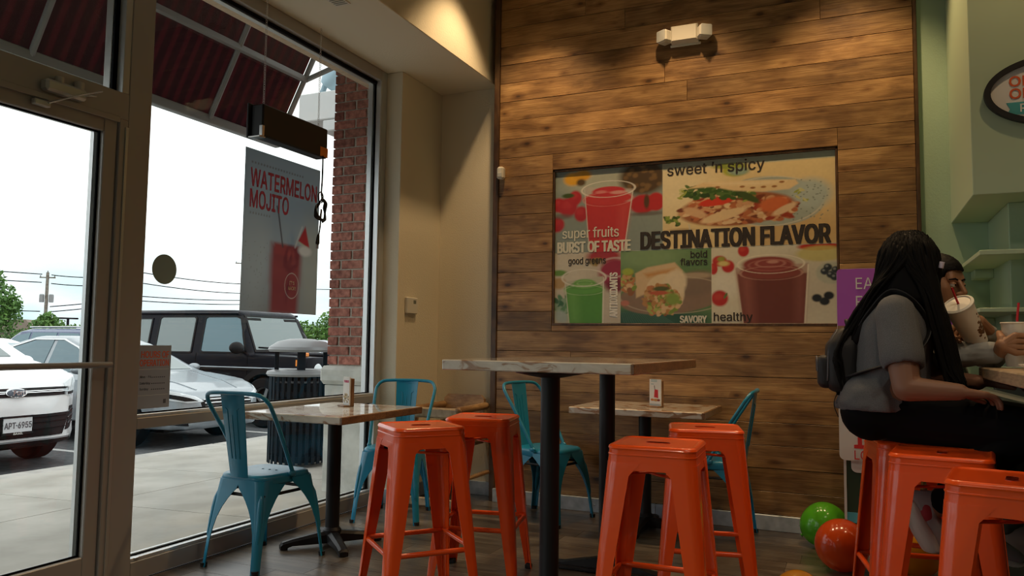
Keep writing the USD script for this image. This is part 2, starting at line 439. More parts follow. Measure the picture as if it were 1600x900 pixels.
# prints
NM('print_gloss', {'a': ('attribute', {'attribute': 'paint'}), 'p': ('principled_bsdf', {'roughness': .38})}, [('a.color', 'p.base_color')])
NM('print_matte', {'a': ('attribute', {'attribute': 'paint'}), 'p': ('principled_bsdf', {'roughness': .75})}, [('a.color', 'p.base_color')])
NM('print_backlit', {'a': ('attribute', {'attribute': 'paint'}), 'p': ('principled_bsdf', {'roughness': .7}), 't': ('translucent_bsdf', {}), 'm': ('mix_closure', {'fac': .20})},
   [('a.color', 'p.base_color'), ('a.color', 't.color'), ('p.BSDF', 'm.closure1'), ('t.BSDF', 'm.closure2')], surface='m.closure')
# outdoors
for i in range(3):
    k = (1., .8, 1.2)[i]
    speckle('brick_%s' % 'abc'[i], tuple(np.array((.19, .060, .042)) * k), tuple(np.array((.42, .165, .12)) * k), scale=26, rough=.9, bump=.5, off=(i * 3, i, 0))
speckle('mortar', (.36, .32, .27), (.50, .45, .38), scale=60, rough=.95, bump=.4)
speckle('limestone', (.46, .46, .42), (.60, .60, .55), scale=9, rough=.9, bump=.2)
speckle('sidewalk_concrete', (.36, .345, .30), (.47, .45, .40), scale=2.5, rough=.9, bump=.15, detail=7)
speckle('kerb_concrete', (.38, .37, .34), (.5, .48, .44), scale=5, rough=.9)
speckle('asphalt', (.075, .08, .085), (.125, .13, .135), scale=12, rough=.9, bump=.2, detail=8)
P('line_paint', (.62, .62, .60), .8)
speckle('exterior_stucco', (.50, .38, .26), (.60, .46, .32), scale=30, rough=.9)
NM('awning_cloth', {'g': ('geometry', {}), 'w': ('wave_texture', {'wave_type': 'bands', 'bands_direction': 'y', 'scale': 3.4, 'distortion': .15, 'detail': 2.0}),
                    'r': ('rgb_ramp', {'ramp': [(.40, (.026, .010, .011)), (.90, (.052, .011, .013))]}), 'n': ('noise_texture', {'scale': 300.0}), 'd': ('diffuse_bsdf', {}), 't': ('translucent_bsdf', {}), 'm': ('mix_closure', {'fac': .10})},
   [('g.position', 'w.vector'), ('w.fac', 'r.fac'), ('r.color', 'd.color'), ('r.color', 't.color'), ('d.BSDF', 'm.closure1'), ('t.BSDF', 'm.closure2')], surface='m.closure')
P('awning_steel', (.30, .31, .30), .5, metal=.3)
P('grey_siding', (.55, .56, .55), .7)
P('blue_lamp', (.30, .42, .48), .4, metal=.3)
P('car_white', (.82, .83, .84), .2, coat=1.)
P('car_silver', (.30, .335, .36), .3, metal=.5, coat=.6)
P('car_black', (.004, .005, .008), .25, spec=.10)
P('car_navy', (.02, .035, .085), .2, coat=1.)
P('car_glass', (.06, .12, .145), .03, spec=.6, coat=.5, coat_rough=.0)
P('car_glass_pale', (.13, .165, .165), .04, spec=.6, coat=.6, coat_rough=.0)
P('car_trim', (.008, .008, .009), .5, spec=.15)
P('chrome', (.78, .79, .8), .12, metal=1.)
P('head_lamp', (.62, .66, .68), .12, spec=.8, coat=1.)
P('amber_lens', (.75, .22, .02), .2)
P('red_lens', (.5, .02, .02), .2)
P('tyre', (.010, .010, .011), .9, spec=.15)
P('alloy', (.5, .51, .52), .3, metal=.9)
P('plate_white', (.72, .74, .76), .5)
P('blue_badge', (.10, .12, .15), .3)
P('bin_metal', (.005, .011, .017), .45, spec=.1)
P('bin_lid', (.22, .23, .235), .35, metal=.3)
speckle('tree_leaf', (.045, .12, .02), (.12, .24, .045), scale=3, rough=.6)
speckle('hedge_leaf', (.03, .075, .018), (.07, .15, .03), scale=5, rough=.6)
speckle('bark', (.06, .045, .03), (.12, .09, .06), scale=20, rough=.9)
P('roof_brown', (.24, .19, .15), .9)
P('wall_tan', (.40, .32, .25), .9)
P('pole_grey', (.28, .28, .28), .7)
P('wire_dark', (.04, .04, .045), .7)
# people
P('skin_woman', (.24, .115, .068), .5, spec=.4)
P('skin_man', (.33, .165, .088), .45, spec=.4)
P('lip_man', (.22, .075, .06), .5)
P('hair_black', (.004, .0035, .0035), .6, spec=.15)
P('braid_black', (.005, .0045, .004), .75, spec=.12)
P('eye_white', (.55, .53, .50), .25)
P('iris_dark', (.012, .007, .004), .2)
speckle('tee_grey', (.105, .107, .11), (.130, .132, .135), scale=240, rough=.95)
P('leggings_black', (.004, .004, .0045), .9, spec=.15)
P('backpack_black', (.010, .010, .011), .6, bump=.1, bscale=200)
P('shoe_grey', (.30, .28, .27), .7)
P('shoe_red', (.35, .03, .04), .7)
speckle('jacket_camo', (.10, .10, .075), (.30, .29, .25), scale=22, rough=.9)
P('jacket_grey', (.32, .33, .32), .85)
P('hair_clip', (.55, .5, .6), .3)

# ================================================================== floor
floor = struct('floor', 'dark brown wood-look plank floor', 'floor')
obj('base', bx(-3.05, 5, -4, 5.25, -.08, -.004), 'floor_plank_d', floor)
r_ = random.Random(3)
for j in range(20):
    y0 = 1.62 + j * .18
    x = -3.05 + r_.uniform(0, .9)
    xs = [-3.05, x]
    while xs[-1] < 1.9:
        xs.append(xs[-1] + 1.22)
    for a, b in zip(xs[:-1], xs[1:]):
        obj('plank', bx(a + .001, b - .001, y0 + .001, y0 + .179, -.006, 0), 'floor_plank_' + r_.choice('abcd'), floor, smooth=False)
obj('far_planks', [bx(-3.05 + i * 1.22 + .001, -3.05 + (i + 1) * 1.22 - .001, -4 + j * .18 + .001, -4 + (j + 1) * .18 - .001, -.006, -.0005) for i in range(6) for j in range(31)], 'floor_plank_b', floor, smooth=False)
obj('far_planks', [bx(2.2 + i * 1.22, 2.2 + (i + 1) * 1.22 - .002, 1.62 + j * .18 + .001, 1.62 + (j + 1) * .18 - .001, -.006, -.0005) for i in range(2) for j in range(20)], 'floor_plank_b', floor, smooth=False)

# ================================================================== room shell
ceil = struct('ceiling', 'high pale ceiling above the seating', 'ceiling', bx(-3.4, 5, -4, 5.4, 3.95, 4.05), 'white_ceiling')
sof = struct('ceiling_soffit', 'cream dropped soffit running above the shop window', 'soffit', cbx(-3.06, -2.44, -4, 5.2, 3.04, 3.95, .004), 'soffit_plaster')
struct('wall_right', 'far right wall of the shop', 'wall', bx(5, 5.1, -4, 5.4, 0, 3.95), 'mint_paint')
struct('wall_front', 'wall behind the camera', 'wall', bx(-3.1, 5, -4.1, -4, 0, 3.95), 'cream_plaster')
wl = struct('wall_left', 'cream plaster wall return beside the shop window', 'wall')
obj('return', cbx(-3.12, -2.93, 4.62, 5.3, 0, 3.04, .004), 'cream_plaster', wl)
obj('lintel', bx(-3.36, -3.08, -4, 4.9, 3.03, 4.3), 'exterior_stucco', wl)
wb = struct('wall_back', 'back wall clad in stained knotty pine boards', 'wall')
obj('plaster', bx(-3.0, .36, 5.2, 5.35, 0, 3.95), 'cream_plaster', wb)
obj('mint_wall', bx(.355, 5, 5.06, 5.3, 0, 3.95), 'mint_paint', wb)
obj('backing', bx(-2.385, .352, 5.075, 5.2, 0, 3.95), 'gasket', wb)
px0, px1, pz0, pz1 = -1.935, -.085, 1.238, 2.335        # opening around the menu panel
R2 = random.Random(11)
ROW = .1385
cuts = []
for j in range(28):
    z0 = .093 + j * ROW; z1 = min(z0 + ROW - .0028, 3.95)
    def row(a, b, za, zb):
        xs = [a]
        if b - a > 1.6 and R2.random() < .22:
            xs.append(a + R2.uniform(.5, b - a - .5))
        xs.append(b)
        for p, q in zip(xs[:-1], xs[1:]):
            d = R2.uniform(0, .002)
            obj('plank', cbx(p + .0008, q - .0008, 5.03 + d, 5.074, za, zb, .0010), 'wall_plank_' + R2.choice('abcdef'), wb, smooth=False)
    A, B = -2.352, .335
    if z1 <= pz0 or z0 >= pz1:
        row(A, B, z0, z1)
    else:
        row(A, px0, z0, z1); row(px1, B, z0, z1)
        if z0 < pz0 - .02: row(px0, px1, z0, pz0)
        if z1 > pz1 + .02: row(px0, px1, pz1, z1)
obj('corner_board', cbx(-2.395, -2.353, 5.02, 5.2, 0.0, 3.95, .003), 'wall_trim_wood', wb)
obj('corner_board', cbx(.336, .356, 5.02, 5.075, 0.0, 3.95, .003), 'wall_trim_wood', wb)
bb = struct('baseboard_back', 'dull galvanized metal baseboard along the wood wall', 'baseboard')
for i, (a, b) in enumerate(((-2.36, -1.2), (-1.198, -.1), (-.098, .352))):
    obj('strip', cbx(a, b, 5.006, 5.03, 0, .092, .003), 'galvanized', bb)
for x in np.arange(-2.25, .3, .32):
    obj('screw', lathe([(0, 0), (.006, 0), (.005, .002), (0, .003)], 8).apply_transform(trimesh.transformations.rotation_matrix(PI / 2, (1, 0, 0))).apply_translation((x, 5.006, .05)), 'steel', bb)
bl = struct('baseboard_left', 'galvanized metal baseboard on the plaster return', 'baseboard')
obj('strip', cbx(-3.05, -2.92, 4.6, 4.62, 0, .1, .003), 'galvanized', bl)
obj('strip', cbx(-2.93, -2.91, 4.6, 5.2, 0, .1, .003), 'galvanized', bl)
obj('strip', cbx(-2.91, -2.40, 5.18, 5.2, 0, .1, .003), 'galvanized', bl)

# ------------------------------------------------------------------ mint bulkhead and shelves
bk = struct('ceiling_bulkhead', 'pale mint bulkhead above the shelves', 'bulkhead', cbx(.51, 5, 4.15, 5.06, 1.831, 3.95, .003), 'mint_shelf')
sh_ = struct('wall_column', 'pale mint boxed column behind the shelves', 'column', cbx(.69, 5, 4.42, 5.06, 0, 1.831, .004), 'mint_paint')
s1 = thing('wall_shelf', 'pale mint shelf just above the man\'s head', 'shelf')
obj('board', cbx(.53, 2.0, 4.15, 5.06, 1.549, 1.571, .002), 'mint_shelf', s1); obj('support', cbx(.60, .69, 4.9, 5.06, 1.50, 1.549, .003), 'mint_shelf', s1)
s2 = thing('wall_shelf', 'pale mint shelf level with the drinking cup', 'shelf')
obj('board', cbx(.523, 2.0, 4.15, 5.06, 1.283, 1.303, .002), 'mint_shelf', s2); obj('support', cbx(.60, .69, 4.9, 5.06, 1.235, 1.283, .003), 'mint_shelf', s2)

# ------------------------------------------------------------------ storefront
XO, XI = -3.175, -3.056
XG = -3.115


def bar(n, par, y0, y1, z0, z1, mat='bronze_frame', xo=XO, xi=XI, c=.003):
    obj(n, cbx(xo, xi, y0, y1, z0, z1, c), mat, par)


w1 = struct('window_1', 'tall shop window in a bronze aluminium frame', 'window')
bar('mullion', w1, 2.488, 2.612, 0, 3.04)
bar('mullion', w1, 4.555, 4.62, 0, 3.04, 'bronze_light')
bar('head', w1, 2.612, 4.555, 2.965, 3.04)
bar('sill', w1, 2.612, 4.555, 0, .085)
bar('rail', w1, 2.612, 4.555, .690, .742)
for z in (.085, .742):
    obj('bead', cbx(XG + .008, XI - .012, 2.612, 4.555, z, z + .014, .002), 'silver_edge', w1)
    obj('gasket', cbx(XG + .004, XG + .009, 2.612, 4.555, z + .002, z + .020, .001), 'gasket', w1)
obj('bead', cbx(XG - .03, XG - .012, 2.612, 4.555, .085, .105, .002), 'silver_edge', w1)
obj('bead', cbx(XG - .045, XG - .008, 4.535, 4.555, .085, 2.965, .002), 'silver_edge', w1)
obj('bead', cbx(XG + .016, XI - .004, 4.543, 4.555, .742, 2.965, .002), 'silver_edge', w1)
obj('gasket', cbx(XG + .004, XG + .014, 4.535, 4.555, .085, 2.965, .001), 'gasket', w1)
obj('gasket', cbx(XG + .004, XG + .02, 2.612, 4.555, 2.942, 2.965, .001), 'gasket', w1)
obj('bead', cbx(XG - .045, XG - .008, 2.612, 4.555, 2.945, 2.965, .002), 'bronze_light', w1)
obj('pane', bx(XG - .003, XG + .003, 2.60, 4.56, .735, 2.97), 'glass', w1)
obj('pane', bx(XG - .003, XG + .003, 2.60, 4.56, .08, .70), 'glass', w1)
obj('anchor', cbx(XG + .01, XI - .004, 2.64, 2.66, .09, .1, .001), 'steel', w1)
w3 = struct('window_2', 'transom window above the glass door', 'window')
bar('header', w3, 1.30, 2.488, 2.112, 2.236)
obj('stop', cbx(XI, XI + .008, 1.40, 2.44, 2.092, 2.118, .002), 'bronze_frame', w3)
bar('head', w3, 1.30, 2.488, 2.965, 3.04)
obj('bead', cbx(XG + .012, XI - .004, 2.452, 2.488, 2.236, 2.965, .002), 'bronze_light', w3)
obj('gasket', cbx(XG + .002, XG + .013, 2.43, 2.488, 2.236, 2.965, .001), 'gasket', w3)
obj('bead', cbx(XG - .05, XG - .006, 2.43, 2.488, 2.236, 2.965, .002), 'bronze_light', w3)
obj('pane', bx(XG - .003, XG + .003, 1.3, 2.46, 2.23, 2.97), 'glass', w3)
d1 = struct('door_1', 'glass shop door with bronze frame and push bar', 'door')
obj('frame', [cbx(XO, XI, 2.445, 2.488, 0, 2.112, .003), cbx(XO, XI, 1.30, 1.44, 0, 3.04, .003)], 'bronze_frame', d1)
obj('stop', cbx(XI, XI + .006, 2.472, 2.488, 0, 2.08, .002), 'bronze_light', d1)
xl = XI - .01
obj('stile', cbx(XG - .02, xl, 2.372, 2.440, .012, 2.10, .004), 'bronze_frame', d1)
obj('stile', cbx(XG - .02, xl, 1.445, 1.513, .012, 2.10, .004), 'bronze_frame', d1)
obj('top_rail', cbx(XG - .02, xl, 1.513, 2.372, 2.037, 2.10, .004), 'bronze_frame', d1)
obj('bottom_rail', cbx(XG - .02, xl, 1.513, 2.372, .012, .166, .004), 'bronze_frame', d1)
obj('pane', bx(XG + .012, XG + .018, 1.505, 2.38, .16, 2.045), 'glass', d1)
obj('gasket', [bx(XG + .02, XG + .026, 2.362, 2.372, .166, 2.037), bx(XG + .02, XG + .026, 1.513, 2.372, 2.030, 2.037), bx(XG + .02, XG + .026, 1.513, 2.372, .166, .174)], 'gasket', d1)
obj('bead', bx(XG - .016, XG + .006, 2.356, 2.372, .166, 2.037), 'silver_edge', d1)
pb = obj('push_bar', [tube([(XI + .05, 1.46, .994), (XI + .05, 2.42, .994)], .013, 12)], 'bronze_frame', d1)
for y in (1.49, 2.405):
    obj('bracket', tube([(xl - .002, y, .994), (XI + .05, y, .994)], .012, 10), 'bronze_frame', pb)
cl = obj('door_closer', [cbx(XI - .004, XI + .045, 2.06, 2.245, 2.125, 2.175, .01), tube([(XI + .02, 2.13, 2.17), (XI + .02, 2.13, 2.2)], .018, 12), tube([(XI + .02, 2.22, 2.17), (XI + .02, 2.22, 2.205)], .02, 12)], 'bronze_light', d1)
obj('arm', [tube([(XI + .03, 2.32, 2.195), (XI + .06, 2.2, 2.14), (XI + .03, 2.08, 2.075)], .007, 8, flat=.6), tube([(XI + .02, 2.3, 2.17), (XI + .05, 2.23, 2.15)], .006, 8)], 'steel', cl)
obj('shoe', cbx(XI - .008, XI + .02, 2.03, 2.10, 2.06, 2.085, .004), 'bronze_light', cl)
w4 = struct('window_3', 'shop window beyond the door, out of frame', 'window')
bar('mullion', w4, -.9, -.8, 0, 3.04); bar('mullion', w4, -4, -3.9, 0, 3.04)
bar('head', w4, -3.9, 1.3, 2.965, 3.04); bar('sill', w4, -3.9, 1.3, 0, .085); bar('rail', w4, -3.9, 1.3, .69, .742)
obj('pane', bx(XG - .003, XG + .003, -3.9, -.9, .08, 2.97), 'glass', w4); obj('pane', bx(XG - .003, XG + .003, -.8, 1.3, .08, 2.97), 'glass', w4)

cab = struct('wall_wainscot', 'dark green grey low cabinet front below the mint shelves', 'cabinet')
for k in range(7):
    obj('panel', cbx(.60 + .62 * k + .002, .60 + .62 * (k + 1) - .002, 4.36, 4.40, .02, 1.0, .004), 'counter_face', cab)
obj('top', cbx(.58, 5, 4.34, 4.42, 1.0, 1.03, .004), 'mint_shelf', cab)

# ================================================================== outside: ground
def gz(x):
    return -.03 * max(0, -x - 3.2)


ZA = -.32          # parking lot level
sw = struct('sidewalk', 'pale concrete sidewalk in front of the shop', 'sidewalk')
xs = [-3.18, -4.93, -6.72]
ys = [-14, -6.5, -3.9, -1.3, 1.3, 3.9 - .0, 5.27, 7.9, 10.5, 14, 24]
for i in range(2):
    for a, b in zip(ys[:-1], ys[1:]):
        x1, x0 = xs[i] - .004, xs[i + 1] + .004
        v = [(x0, a + .004, gz(x0)), (x1, a + .004, gz(x1)), (x1, b - .004, gz(x1)), (x0, b - .004, gz(x0))]
        m = trimesh.Trimesh(v + [(p[0], p[1], p[2] - .12) for p in v]).convex_hull
        obj('slab', m, 'sidewalk_concrete', sw, smooth=False)
obj('bed', trimesh.Trimesh([(-6.7, -14, gz(-6.7) - .012), (-3.1, -14, -.012), (-3.1, 24, -.012), (-6.7, 24, gz(-6.7) - .012), (-6.7, -14, -.4), (-3.1, -14, -.4), (-3.1, 24, -.4), (-6.7, 24, -.4)]).convex_hull, 'gasket', sw, smooth=False)
kb = struct('kerb', 'concrete kerb between sidewalk and parking lot', 'kerb')
for a in range(-14, 24, 3):
    obj('stone', cbx(-6.95, -6.715, a + .004, a + 2.996, -.5, gz(-6.8), .015), 'kerb_concrete', kb)
lot = struct('parking_lot', 'dark asphalt parking lot with white lines', 'parking lot')
obj('asphalt', bx(-140, -6.9, -90, 150, ZA - .1, ZA), 'asphalt', lot)
for k in range(-2, 6):
    obj('marking', bx(-12.2, -7.1, 4.05 + 2.75 * k - .05 + .0, 4.05 + 2.75 * k + .05, ZA, ZA + .004), 'line_paint', lot)

# ------------------------------------------------------------------ brick pier, stone base
pier = struct('brick_pier', 'red brick pier on a pale stone base outside the window', 'pier')
obj('core', bx(-3.68, -3.13, 4.862, 5.6, -.1, 3.35), 'mortar', pier)
R3 = random.Random(5)
for j in range(33):
    z0 = .935 + j * .0727
    x = -3.692 - (0 if j % 2 else .105) ; first = True
    while x < -3.13:
        a, b = max(x, -3.692), min(x + .2, -3.125)
        if b - a > .03:
            d = R3.uniform(-.003, .003)
            obj('brick', cbx(a, b - .010, 4.85 + d, 4.90, z0, z0 + .062, .003), 'brick_' + R3.choice('aaabbc'), pier, smooth=False)
        x += .21
    for y in (4.905, 5.115, 5.325):
        pass
obj('side_bricks', [cbx(-3.692, -3.64, 4.902 + .21 * i + (.1 if j % 2 else 0), 4.902 + .21 * i + .2 + (.1 if j % 2 else 0), .935 + j * .0727, .935 + j * .0727 + .062, .003) for j in range(33) for i in range(3)], 'brick_b', pier, smooth=False)
obj('stone_cap', cbx(-3.735, -3.10, 4.80, 5.65, .785, .925, .03), 'limestone', pier)
obj('stone_base', cbx(-3.70, -3.10, 4.835, 5.62, -.1, .782, .006), 'limestone', pier)
pier2 = struct('brick_pier', 'far brick pier under a pale cornice behind the awning', 'pier')
obj('core', bx(-5.0, -3.6, 6.6, 7.6, -.2, 3.31), 'brick_b', pier2)
obj('neck', cbx(-5.1, -3.5, 6.5, 7.7, 3.31, 3.43, .01), 'grey_siding', pier2)
obj('cornice', cbx(-5.42, -3.4, 6.5, 7.9, 3.436, 3.74, .01), 'grey_siding', pier2)
lg = thing('cornice_lamp', 'bluish floodlight fixture on top of the pale cornice', 'lamp', (-5.25, 6.65, 3.74))
obj('stem', tube([(0, 0, 0), (.05, 0, .12), (.14, 0, .2)], .03, 10), 'blue_lamp', lg)
obj('shade', T(lathe([(0, 0), (.10, .0), (.12, .06), (.10, .3), (.03, .38), (0, .38)], 16), (.10, 0, .10), ry=42), 'blue_lamp', lg)

# ------------------------------------------------------------------ awning
aw = thing('awning', 'dark maroon striped awning on a grey steel frame', 'awning')
A_SL = 1.92; ax0, ax1, az0 = -4.26, -3.40, 2.70
az = lambda x: az0 + A_SL * (x - ax0)
YA0, YA1 = -6.0, 4.88
ny = 60; v = []; f = []
yy = np.linspace(YA0, YA1 - .02, ny)
for y in yy:
    for x in np.linspace(ax0 - .02, ax1, 6):
        v.append((x - .025, y, az(x) + .025))
for i in range(ny - 1):
    for j in range(5):
        a = i * 6 + j; f += [(a, a + 1, a + 7), (a, a + 7, a + 6)]
obj('canopy', (np.array(v), np.array(f)), 'awning_cloth', aw)
obj('front_bar', cbx(ax0 - .035, ax0 + .02, YA0, YA1, az0 - .03, az0 + .035, .006), 'awning_steel', aw)
for y in (-5.2, -3.86, -2.53, -1.19, .14, 1.47, 2.805, 4.137, YA1 - .02):
    obj('rib', tube([(ax0, y, az0), (ax1, y, az(ax1))], .02, 8), 'awning_steel', aw)
obj('purlin', cbx(-4.0 - .02, -4.0 + .02, YA0, YA1, az(-4.0) - .025, az(-4.0) + .02, .005), 'awning_steel', aw)
obj('end_strut', tube([(-4.0, YA1, az(-4.0)), (-3.36, YA1 + .0, 3.36)], .02, 8), 'awning_steel', aw)

# ------------------------------------------------------------------ litter bin on the sidewalk
LB = (-4.79, 5.90, gz(-4.8) - .01)
lb = thing('litter_bin', 'dark slatted outdoor litter bin with a domed lid', 'litter bin', LB)
obj('liner', lathe([(0, .06), (.235, .06), (.24, .78), (0, .78)], 32), 'bin_metal', lb)
for k in range(30):
    a = k * 2 * PI / 30; c, s = math.cos(a), math.sin(a)
    obj('slat', T(cbx(.272, .282, -.017, .017, .05, .845, .003), rz=math.degrees(a)), 'bin_metal', lb, smooth=False)
for z in (.08, .42, .66):
    obj('hoop', lathe([(.262, z), (.272, z), (.272, z + .04), (.262, z + .04), (.262, z)], 40), 'bin_metal', lb)
obj('rim', lathe([(.20, .84), (.30, .84), (.315, .86), (.305, .885), (.24, .90), (.20, .89), (.20, .84)], 40), 'bin_lid', lb)
for a in (40, 130, 220, 310):
    obj('post', T(cbx(.20, .24, -.035, .035, .88, 1.09, .004), rz=a), 'bin_metal', lb)
obj('lid', lathe([(0, 1.065), (.29, 1.065), (.305, 1.085), (.295, 1.11), (.22, 1.16), (.11, 1.185), (0, 1.19)], 40), 'bin_lid', lb)


# ================================================================== vehicles
def wheel(r, w, spokes=5):
    ty = lathe([(r * .62, -w / 2), (r * .93, -w / 2), (r, -w * .35), (r, w * .35), (r * .93, w / 2), (r * .62, w / 2), (r * .62, -w / 2)], 36)
    rim = lathe([(0, w * .28), (r * .12, w * .34), (r * .14, w * .25), (r * .6, w * .40), (r * .66, w * .46), (r * .66, -w * .3), (0, -w * .3)], 36)
    sp = [T(cbx(.02, r * .63, -r * .07, r * .07, w * .30, w * .44, .01), rz=360 / spokes * k) for k in range(spokes)]
    back = lathe([(0, w * .05), (r * .6, w * .05), (r * .6, w * .06), (0, w * .06)], 24)
    return ty, trimesh.util.concatenate([lathe([(r * .56, w * .2), (r * .66, w * .46), (r * .64, w * .2), (r * .56, w * .2)], 36), lathe([(0, w * .2), (r * .13, w * .3), (r * .1, w * .44), (0, w * .45)], 20)] + sp), back


class Car:
    def __init__(s, name, label, loc, rz, side, plan, front, paint, ref=.09, it=4, it0=0):
        """side: (x,z) outline; plan: (x,y) half outline; front: (y,z) half outline"""
        s.t = thing(name, label, 'car', loc, rz)
        hl = max(abs(p[0]) for p in side) + .5; hw = max(p[1] for p in plan) + .5; hh = max(p[1] for p in side) + .5
        a = prism(side, -hw, hw, 'y')
        b = prism(list(plan) + [(x, -y) for x, y in plan[::-1]], -.5, hh, 'z')
        c = prism(list(front) + [(-y, z) for y, z in front[::-1]], -hl, hl, 'x')
        m = (a ^ b ^ c).refine_to_length(ref); q = m.to_mesh()
        t = trimesh.Trimesh(q.vert_properties[:, :3], q.tri_verts, process=True)
        trimesh.smoothing.filter_taubin(t, lamb=.5, nu=.52, iterations=it)
        s.body = t; s.cache = {}
        s.bm = to_manifold(t)
        s.paint = paint

    def inflated(s, d):
        if d not in s.cache:
            t = s.body.copy(); t.vertices = t.vertices + t.vertex_normals * d; s.cache[d] = to_manifold(t)
        return s.cache[d]

    def patch(s, poly, axis, lo, hi, d=.008):
        return tm((s.inflated(d) ^ prism(poly, lo, hi, axis)) - s.inflated(-.03))

    def add(s, name, meshes, mat, parent=None, smooth=35):
        return obj(name, meshes, mat, parent or s.t, smooth)

    def done(s, cut=None):
        b = s.bm
        if cut is not None:
            b = b - cut
        s.add('body', tm(b), s.paint, smooth=40)

    def wheels(s, xf, xr, y, r, w=.22, spokes=5, mat='alloy'):
        cut = []
        for x in (xf, xr):
            for sg in (-1, 1):
                ty, ri, bk = wheel(r, w, spokes)
                turn = dict(rx=-90) if sg > 0 else dict(rx=90)
                wh = s.add('wheel', T(ty, (x, sg * y, r), **turn), 'tyre')
                s.add('rim', [T(ri, (x, sg * y, r), **turn)], mat, wh); s.add('brake', T(bk, (x, sg * y, r), **turn), 'car_trim', wh)
                cyl = m3.Manifold.cylinder(.6, r * 1.13, r * 1.13, 40).rotate((90, 0, 0)).translate((x, .3 if sg < 0 else .9 , r))
                cut.append(cyl.translate((0, (-y - .3 + .22) if sg < 0 else (y - .9 + .38), 0)))
        s.add('underbody', bx(xr - .5, xf + .5, -y + .14, y - .14, .2, .6), 'car_trim')
        return fuse(cut)


def mir(p):
    return [(-a, b) for a, b in p][::-1]


# white crossover, nose to the shop
c = Car('crossover_car', 'white crossover with dark grille parked nose to the kerb at far left', (-8.1 - 2.26, 5.42, ZA), 0,
        [(2.22, .28), (2.27, .45), (2.26, .70), (2.20, .86), (2.05, .99), (1.25, 1.16), (.55, 1.55), (.1, 1.66), (-1.3, 1.66), (-1.95, 1.55), (-2.22, 1.1), (-2.26, .5), (-2.2, .28)],
        [(2.28, 0), (2.26, .35), (2.17, .64), (1.98, .84), (1.6, .92), (-1.9, .92), (-2.2, .75), (-2.28, 0)],
        [(.88, .2), (.92, .5), (.92, .85), (.87, 1.05), (.66, 1.6), (.5, 1.7)], 'car_white')
cut = c.wheels(1.36, -1.33, .80, .36, .23)
c.done(cut)
fr = (1.5, 3)
c.add('upper_grille', c.patch([(-.60, .795), (.60, .795), (.66, .885), (-.66, .885)], 'x', *fr), 'car_trim')
for z in (.833, .850):
    c.add('grille_bar', c.patch([(-.62, z), (.62, z), (.62, z + .010), (-.62, z + .010)], 'x', *fr, d=.016), 'chrome')
bd = c.add('badge', c.patch([(.115 * math.cos(t), .842 + .048 * math.sin(t)) for t in np.linspace(0, 2 * PI, 24, endpoint=False)], 'x', *fr, d=.022), 'chrome')
c.add('badge_face', c.patch([(.10 * math.cos(t), .842 + .037 * math.sin(t)) for t in np.linspace(0, 2 * PI, 24, endpoint=False)], 'x', *fr, d=.027), 'blue_badge', bd)
c.add('badge_lettering', words_mesh('Ford', .05, .95, (2.2545, 0, .820), (0, 1, 0), (0, 0, 1), True, .028, 'c'), 'chrome', bd)
c.add('lower_grille', c.patch([(-.56, .36), (.56, .36), (.66, .60), (-.66, .60)], 'x', *fr), 'car_trim')
for z in (.44, .51, .565):
    c.add('grille_slat', c.patch([(-.6, z), (.6, z), (.6, z + .008), (-.6, z + .008)], 'x', *fr, d=.015), 'gasket')
pl = c.add('license_plate', cbx(2.255, 2.285, -.155, .155, .43, .585, .004), 'plate_white')
c.add('plate_lettering', [words_mesh('APT\u00b76955', .062, .72, (2.286, 0, .475), (0, 1, 0), (0, 0, 1), True, .002, 'c')], 'grey_ink', pl)
c.add('plate_frame', [cbx(2.25, 2.290, -.168, .168, .405, .433, .003), cbx(2.25, 2.290, -.168, .168, .583, .602, .003)], 'car_trim', pl)
c.add('dealer_lettering', [words_mesh('BASIL', .020, 1.3, (2.2905, 0, .409), (0, 1, 0), (0, 0, 1), True, .001, 'c')], 'white_ink', pl)
for sg in (-1, 1):
    mr = (lambda p: p) if sg > 0 else mir
    hl = c.add('headlight', c.patch(mr([(.56, .80), (.66, .775), (.80, .79), (.84, .93), (.76, .99), (.60, .92)]), 'x', 1.2, 3), 'head_lamp')
    c.add('lamp_bezel', c.patch(mr([(.62, .795), (.77, .80), (.78, .83), (.62, .825)]), 'x', 1.2, 3, d=.014), 'car_trim', hl)
    fg = c.add('fog_lamp_surround', c.patch(mr([(.60, .40), (.72, .42), (.80, .52), (.79, .66), (.68, .66)]), 'x', 1.2, 3), 'car_trim')
    for z in (.47, .535, .60):
        c.add('vent_bar', c.patch(mr([(.63, z), (.79, z + .012), (.79, z + .026), (.63, z + .012)]), 'x', 1.2, 3, d=.016), 'chrome', fg)
c.add('skid_plate', c.patch([(-.8, .18), (.8, .18), (.74, .315), (-.74, .315)], 'x', *fr), 'car_trim')
c.add('bumper_lip', c.patch([(-.72, .318), (.72, .318), (.74, .335), (-.74, .335)], 'x', *fr, d=.02), 'alloy')
c.add('windshield', c.patch([(1.18, .60), (.62, .52), (.62, -.52), (1.18, -.60)], 'z', .9, 2), 'car_glass_pale')
for sg in (-1, 1):
    rg = (.3, 2) if sg > 0 else (-2, -.3)
    c.add('side_window', c.patch([(.95, 1.10), (.45, 1.52), (-.15, 1.58), (-.15, 1.06)], 'y', *rg), 'car_glass')
    c.add('side_window', c.patch([(-.22, 1.06), (-.22, 1.58), (-1.2, 1.56), (-1.75, 1.3), (-1.6, 1.1)], 'y', *rg), 'car_glass')
    c.add('mirror', [T(flesh([ellip((0, 0, 0), (.09, .1, .075))], .05, 2), (.85, sg * 1.0, 1.13))], 'car_white')

